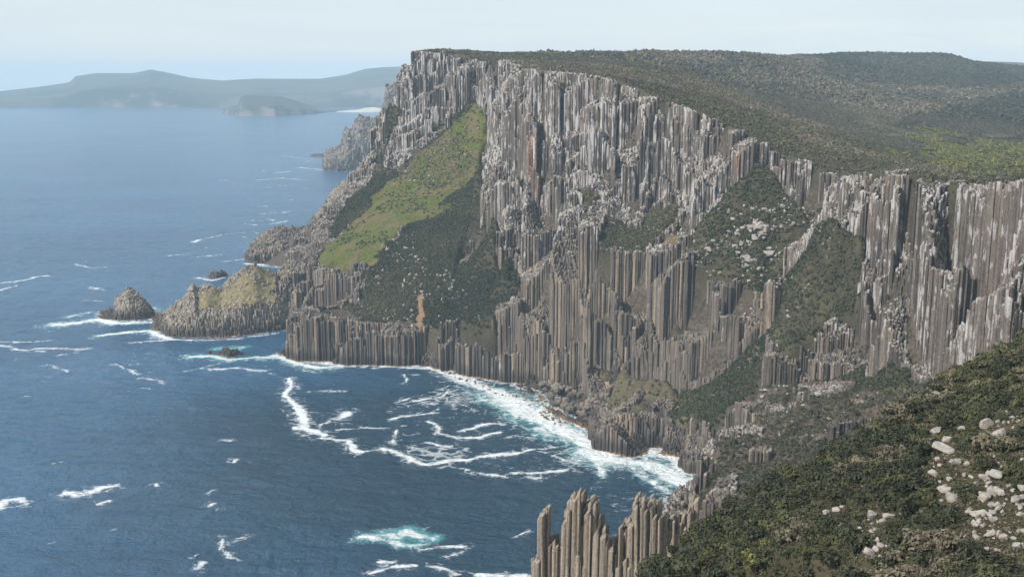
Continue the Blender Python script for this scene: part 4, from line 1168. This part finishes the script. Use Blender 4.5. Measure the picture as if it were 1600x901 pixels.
# ------------------------------------------------------------------ boulders
import bmesh
def boulder_mesh(name, seed, mat, k=16):
    r = np.random.default_rng(seed)
    bm = bmesh.new()
    for _ in range(k):
        d = r.normal(size=3); d /= np.linalg.norm(d)
        d = d / max(abs(d[0]), abs(d[1]), abs(d[2])) ** 0.55
        bm.verts.new((d[0] * r.uniform(.75, 1.1), d[1] * r.uniform(.6, .95), d[2] * r.uniform(.5, .8)))
    res = bmesh.ops.convex_hull(bm, input=bm.verts)
    bmesh.ops.delete(bm, geom=list({g for g in res['geom_interior'] + res['geom_unused'] if isinstance(g, bmesh.types.BMVert)}), context='VERTS')
    bmesh.ops.bevel(bm, geom=list(bm.edges), offset=0.07, segments=1, affect='EDGES')
    me = bpy.data.meshes.new(name); bm.to_mesh(me); bm.free(); me.materials.append(mat)
    return me
BM = [boulder_mesh('boulder', 900 + i, M_BOULDER) for i in range(8)]
def hit(px, py, y0=70, y1=1500, step=0.5):
    Yv = np.arange(y0, y1, step)
    v = (450.5 - py) / F; t = Yv / (cp + sp * v)
    x = (px - 800) / F * t; z = CAM_H + t * (-sp + cp * v)
    g = HALL(x, Yv)
    k = np.argmax(g > z)
    return x[k], Yv[k], g[k]
BL = [(1461, 620, 8, 'cream boulder on its own high on the near slope, above the other boulders'), (1462, 679, 10, 'pale rounded boulder, uppermost of the central column of boulders'), (1502, 674, 7, 'small tilted pale boulder right of the central column of boulders'),
      (1478, 691, 10, ''), (1458, 698, 7, ''), (1474, 708, 17, 'wide flat pale slab in the central column of boulders'), (1495, 727, 8, 'lone pale grey boulder just below the flat slab'), (1456, 745, 10, 'pale grey boulder left of the column, above the twin boulders'), (1469, 729, 5, ''), (1483, 752, 6, ''),
      (1476, 771, 12, 'upper of two large rounded boulders lying together'), (1484, 785, 14, 'lower and larger of two rounded boulders lying together'), (1539, 687, 9, 'grey upright boulder left of the big cracked boulder'), (1563, 685, 13, 'large cracked cream boulder with a dark hollow beneath'), (1541, 669, 12, 'pale boulder on top of the cluster under the right rim'),
      (1581, 656, 5, ''), (1583, 670, 4, ''), (1596, 767, 8, ''), (1527, 758, 8, ''), (1559, 749, 13, 'broad broken boulder at the top of the lower right rock field'), (1539, 783, 12, 'large boulder in the middle of the lower right rock field'), (1550, 772, 9, ''), (1559, 799, 8, ''), (1534, 805, 9, ''), (1590, 787, 12, 'large boulder at the right edge of the photo'),
      (1510, 841, 6, ''), (1525, 843, 7, ''), (1545, 841, 10, 'squarish boulder low in the lower right rock field'), (1539, 865, 9, ''), (1558, 863, 6, ''), (1567, 843, 8, ''), (1588, 861, 12, 'large boulder in the bottom right corner'), (1360, 809, 11, 'left of the two pale slabs above the boulder train'), (1389, 810, 10, 'right of the two pale slabs above the boulder train'), (1380, 818, 7, ''), (1406, 806, 4, ''),
      (1363, 832, 5, ''), (1372, 847, 7, ''), (1374, 856, 7, ''), (1369, 863, 8, ''), (1358, 869, 10, 'lowest large boulder of the boulder train left of centre slope'), (1376, 873, 5, ''), (1340, 841, 6, ''), (1316, 827, 7, 'small upright pale boulder alone left of the boulder train'), (1307, 800, 7, ''), (1291, 805, 8, ''), (1315, 793, 5, ''), (1344, 830, 6, ''), (1362, 848, 6, '')]
rb = np.random.default_rng(77)
def rand_in(poly, n, s0, s1, pw=1.8):
    xs = [p[0] for p in poly]; ys = [p[1] for p in poly]; out = []
    while len(out) < n:
        a, b = rb.uniform(min(xs), max(xs)), rb.uniform(min(ys), max(ys))
        if n > 15 and vnoise(np.array([a]), np.array([b * 1.6]), 22, 9)[0] < rb.uniform(.3, .75): continue
        if in_poly(np.array([a]), np.array([b]), poly)[0]: out.append((a, b, s0 + (s1 - s0) * rb.random() ** pw, ''))
    return out
BL += rand_in([(1535, 735), (1575, 728), (1580, 770), (1545, 800), (1520, 770)], 26, 3, 9)
BL += rand_in([(1515, 800), (1600, 770), (1600, 872), (1530, 868)], 44, 2.5, 9)
BL += rand_in([(1545, 645), (1600, 635), (1600, 660), (1560, 672)], 14, 2, 5)
BL += rand_in([(1345, 805), (1400, 800), (1385, 880), (1350, 880)], 22, 2, 5)
BL += rand_in([(1440, 670), (1500, 680), (1490, 790), (1450, 780)], 14, 2, 5)
BL += rand_in([(1500, 690), (1600, 690), (1600, 870), (1520, 870)], 30, 2.5, 8)
BL += rand_in([(1140, 870), (1000, 870), (1010, 900), (1100, 901)], 0, 2, 3)
n_near = len(BL)
MIDB = (rand_in([(1150, 365), (1200, 360), (1215, 395), (1160, 410)], 22, 3, 8, 1.2) + rand_in([(1130, 330), (1260, 320), (1300, 330), (1280, 440), (1200, 470), (1130, 430), (1080, 400)], 70, 2, 6) +
        rand_in([(920, 320), (960, 350), (940, 395), (1060, 400), (1060, 385), (1000, 395), (925, 385)], 30, 1.5, 4) + rand_in([(1200, 600), (1300, 600), (1230, 660), (1120, 700), (1110, 690)], 22, 2, 5) + rand_in([(1150, 360), (1200, 350), (1225, 400), (1165, 415)], 26, 4, 9, 1.2) + rand_in([(570, 400), (640, 365), (670, 420), (600, 480), (565, 480)], 18, 2, 4.5))
STUFFB = (rand_in([(560, 410), (650, 360), (700, 420), (760, 500), (560, 500)], 230, 1.2, 3.5) + rand_in([(1060, 330), (1310, 300), (1330, 360), (1260, 480), (1200, 560), (1120, 440), (1050, 400)], 420, 1.0, 3.5) +
          rand_in([(470, 485), (700, 505), (640, 540), (480, 520)], 60, 1, 2.5) + rand_in([(600, 280), (760, 180), (740, 250), (660, 330)], 30, 1.2, 3) + rand_in([(1110, 700), (1210, 600), (1400, 600), (1300, 690)], 160, 1.0, 3.2) + rand_in([(920, 300), (1070, 290), (1050, 400), (925, 390)], 150, 1, 3))
def place_boulder(px, py, s, far=False):
    x, y, z = hit(px, py, 70 if not far else 450)
    r_ = s / F * y / cp
    return x, y, z, r_
cnt = 0
near_boulders = []
for i, (px, py, s_, lab) in enumerate(BL + MIDB):
    nearb = i < n_near
    x, y, z, r_ = place_boulder(px, py, s_ * (1.0 if nearb else 1.0), not nearb)
    if nearb and y > 300: continue
    if nearb: r_ *= 1.12; near_boulders.append((x, y, z, r_))
    o = bpy.data.objects.new('boulder', BM[int(rb.integers(0, 8))]); COL.objects.link(o)
    o.location = (x, y, z + r_ * (0.5 if nearb else 0.3)); o.rotation_euler = (rb.uniform(-.4, .4), rb.uniform(-.4, .4), rb.uniform(0, 6.28))
    f_ = rb.uniform(.75, 1.1); o.scale = (r_, r_ * f_, r_ * rb.uniform(.7, 1.1))
    if lab: tag(o, lab, 'boulder', 'boulders on the near slope')
    elif nearb:
        w_ = 'lower right rock field' if px > 1505 and py > 730 else 'cluster under the right rim' if px > 1505 else 'central column of boulders' if px > 1420 else 'boulder train left of centre slope'
        tag(o, 'small pale broken boulder among shrubs in the ' + w_, 'boulder', 'boulders on the near slope')
    else:
        w_ = 'on the green slope below the central crest' if px > 1070 and py < 500 else 'on the scrubby ledge of the great cliff' if px > 900 and py < 500 else 'above the brown crumbling slope' if px > 1000 else 'below the bright green ramp of the headland'
        tag(o, 'white weathered boulder ' + w_, 'boulder', 'boulders on the far slopes')
    cnt += 1
# near slope -------------------------------------------------------
X, Y = jgrid(-10, 190, 60, 262, 1.3, 21)
Z = TERH(X, Y)
# ray test so that only the seen flank is planted densely
ok = in_view(X, Y, Z, 60) & (Y < 262) & (Z > 120)
gyy = (TERH(X, Y + 3) - TERH(X, Y - 3)) / 6
ok &= (np.hypot(X, Y) > 70)
X, Y, Z = X[ok], Y[ok], Z[ok]
vis = march_visible(X, Y, Z, 60, 5)
X, Y, Z = X[vis], Y[vis], Z[vis]
pxn, pyn = proj(X, Y, Z)
R = 0.55 + 2.1 * rng.random(len(X)) ** 3.0
# shrubs leave the boulders standing clear, above all on the downhill side
NB = np.array(near_boulders)
clear = np.ones(len(X), bool)
for bx, by, bz, br in NB:
    t_ = np.clip(((bx - X) * bx + (by - Y) * by) / (bx * bx + by * by) * np.hypot(bx, by), 0, 1.9)
    dd = np.hypot(X - bx + t_ * bx / np.hypot(bx, by), Y - by + t_ * by / np.hypot(bx, by))
    clear &= dd > R * 0.5 + br * 0.62
X, Y, Z, R, pxn, pyn = X[clear], Y[clear], Z[clear], R[clear], pxn[clear], pyn[clear]
patch = fbm(X, Y, 14, 301, 3)
tint = np.clip(0.0 + 0.55 * rng.random(len(X)) ** 1.6 + (patch - .5) * .35, 0, 1)
bright = in_poly(pxn, pyn, [(1130, 850), (1260, 790), (1380, 850), (1400, 901), (1150, 901)]) | in_poly(pxn, pyn, [(1450, 560), (1600, 540), (1600, 600), (1500, 640)])
tint = np.where(bright, np.clip(tint + 0.14, 0, 1), tint)
grey = np.clip((fbm(X, Y, 11, 305, 2) - .42) * 2.2, 0.08, 0.8) * (rng.random(len(X)) < .6)
NEAR_T = [crown(420, 0.095, 400 + i) for i in range(6)]
px0, py0 = pxn, pyn
size_px = R / np.hypot(X, Y) * (px0 > 0) * (px0 < 1600) * (py0 < 900)
order = np.argsort(-size_px)
NI = 300
ind = order[:NI]; rest = order[NI:]
scatter('coastal_scrub', np.stack([X, Y, Z - 0.15], 1)[rest], R[rest], tint[rest], grey[rest], NEAR_T, 4)
Xl, Yl = jgrid(-10, 190, 60, 262, 0.85, 23)
Zl = TERH(Xl, Yl); kl = in_view(Xl, Yl, Zl, 60) & (Zl > 120) & (np.hypot(Xl, Yl) > 70); Xl, Yl, Zl = Xl[kl], Yl[kl], Zl[kl]
kl = march_visible(Xl, Yl, Zl, 60, 4); Xl, Yl, Zl = Xl[kl], Yl[kl], Zl[kl]
gl = np.clip((fbm(Xl, Yl, 8, 309, 3) - .38) * 2.2, 0, .9)
scatter('low_heath', np.stack([Xl, Yl, Zl - .08], 1), 0.28 + .4 * rng.random(len(Xl)), np.clip(.1 + .5 * rng.random(len(Xl)), 0, 1), gl, [crown_tri(20, 660 + i, 0.30) for i in range(5)], 3)
protos = {}
LBL = {0: 'dark green shrub', 1: 'yellowish green shrub', 2: 'grey brown shrub'}
for i in ind:
    cl = 2 if grey[i] > .4 else (1 if tint[i] > .45 else 0)
    tb = int(tint[i] * 5.99) ; key = (cl, tb, int(rng.integers(0, 3)))
    if key not in protos:
        V, lf, nq = crown(420, 0.095, 500 + len(protos))
        o = link_mesh('coastal_shrub', V, [np.arange(len(V)).reshape(-1, 4)], M_LEAF,
                      {'leaf': lf, 'tint': np.full(len(V), (tb + .5) / 6), 'grey': np.full(len(V), 0.65 if cl == 2 else 0.05)})
        protos[key] = o
    else:
        o = protos[key].copy(); COL.objects.link(o)
    o.location = (X[i], Y[i], Z[i] - 0.15); o.rotation_euler = (0, 0, rng.uniform(0, 6.28))
    o.scale = (R[i], R[i], R[i] * rng.uniform(.8, 1.2))
    qx, qy = pxn[i], pyn[i]
    where = ('along the upper rim of the near slope' if qy < 700 and qx > 1300 else 'near the white boulders on the right of the near slope' if qx > 1420 else
             'beside the brown crumbling slope' if qx < 1220 and qy < 800 else 'along the bottom edge of the near slope' if qy > 800 else 'in the middle of the near slope')
    tag(o, LBL[cl] + ' ' + where, 'shrub', 'shrubs on the near slope')

def hull_arrays(me):
    v = np.empty(len(me.vertices) * 3, np.float32); me.vertices.foreach_get('co', v); v = v.reshape(-1, 3)
    me.calc_loop_triangles(); t = np.empty(len(me.loop_triangles) * 3, np.int32); me.loop_triangles.foreach_get('vertices', t)
    return v, t.reshape(-1, 3)
HA = [hull_arrays(m_) for m_ in BM]
def boulder_field(name, items, mat, lift=.35):
    vs = []; fs = []; nv = 0
    for (x, y, z, r_) in items:
        v, t = HA[int(rb.integers(0, 8))]
        a = rb.uniform(0, 6.28); c, s = math.cos(a), math.sin(a); a2 = rb.uniform(-.6, .6)
        w = v * [r_, r_ * rb.uniform(.6, 1.1), r_ * rb.uniform(.6, 1.3)]
        w = np.stack([w[:, 0] * math.cos(a2) - w[:, 2] * math.sin(a2), w[:, 1], w[:, 0] * math.sin(a2) + w[:, 2] * math.cos(a2)], 1)
        w = np.stack([w[:, 0] * c - w[:, 1] * s + x, w[:, 0] * s + w[:, 1] * c + y, w[:, 2] + z + r_ * lift], 1)
        vs.append(w); fs.append(t + nv); nv += len(w)
    V = np.concatenate(vs)
    o = link_mesh(name, V, [np.concatenate(fs)], mat, {'rnd': hash2(np.round(V[:, 0] / 3), np.round(V[:, 1] / 3), 4), 'lich': np.full(len(V), .2)})
    tag(o, kind='stuff'); return o
boulder_field('scattered_rocks', [place_boulder(a, b, c, True) for a, b, c, _ in STUFFB], M_BOULDER)
# rubble beach at the foot of the great cliff
rub = []
for a, b, c, _ in rand_in([(842, 612), (870, 598), (905, 606), (948, 630), (950, 668), (938, 680), (900, 662), (860, 648)], 620, 2.5, 9, 1.6):
    x, y, z = hit(a, b, 450)
    rub.append((x, y, max(z, 0.0) + 8.0 * vnoise(np.array([x]), np.array([y]), 14, 3)[0], c / F * y))
for a, b, c, _ in rand_in([(690, 578), (760, 590), (845, 606), (880, 640), (940, 684), (930, 694), (870, 664), (810, 634), (760, 608), (695, 588)], 260, 1.2, 4, 2):
    x, y, z = SEA(a, b); rub.append((x, y, -0.6 + rb.uniform(0, .8), c / F * y))
boulder_field('rubble_beach', rub, M_ROCK_LOW, 0.2)

# ------------------------------------------------------------------ air
hz = bpy.data.meshes.new('haze')
bm = bmesh.new(); bmesh.ops.create_cube(bm, size=1.0)
for v in bm.verts:
    v.co.x = v.co.x * 30000; v.co.y = 6500 + v.co.y * 17400; v.co.z = -32 if v.co.z < 0 else 352
bm.to_mesh(hz); bm.free()
ho = bpy.data.objects.new('haze', hz); COL.objects.link(ho); tag(ho, kind='stuff')
hm = bpy.data.materials.new('thin_sea_haze'); hm.use_nodes = True
for n_ in list(hm.node_tree.nodes): hm.node_tree.nodes.remove(n_)
hout = hm.node_tree.nodes.new('ShaderNodeOutputMaterial'); hv = hm.node_tree.nodes.new('ShaderNodeVolumePrincipled')
hv.inputs['Density'].default_value = 0.000078
hv.inputs['Color'].default_value = (0.62, 0.83, 1.0, 1)
hv.inputs['Anisotropy'].default_value = -0.15
hm.node_tree.links.new(hv.outputs[0], hout.inputs['Volume'])
hz.materials.append(hm)
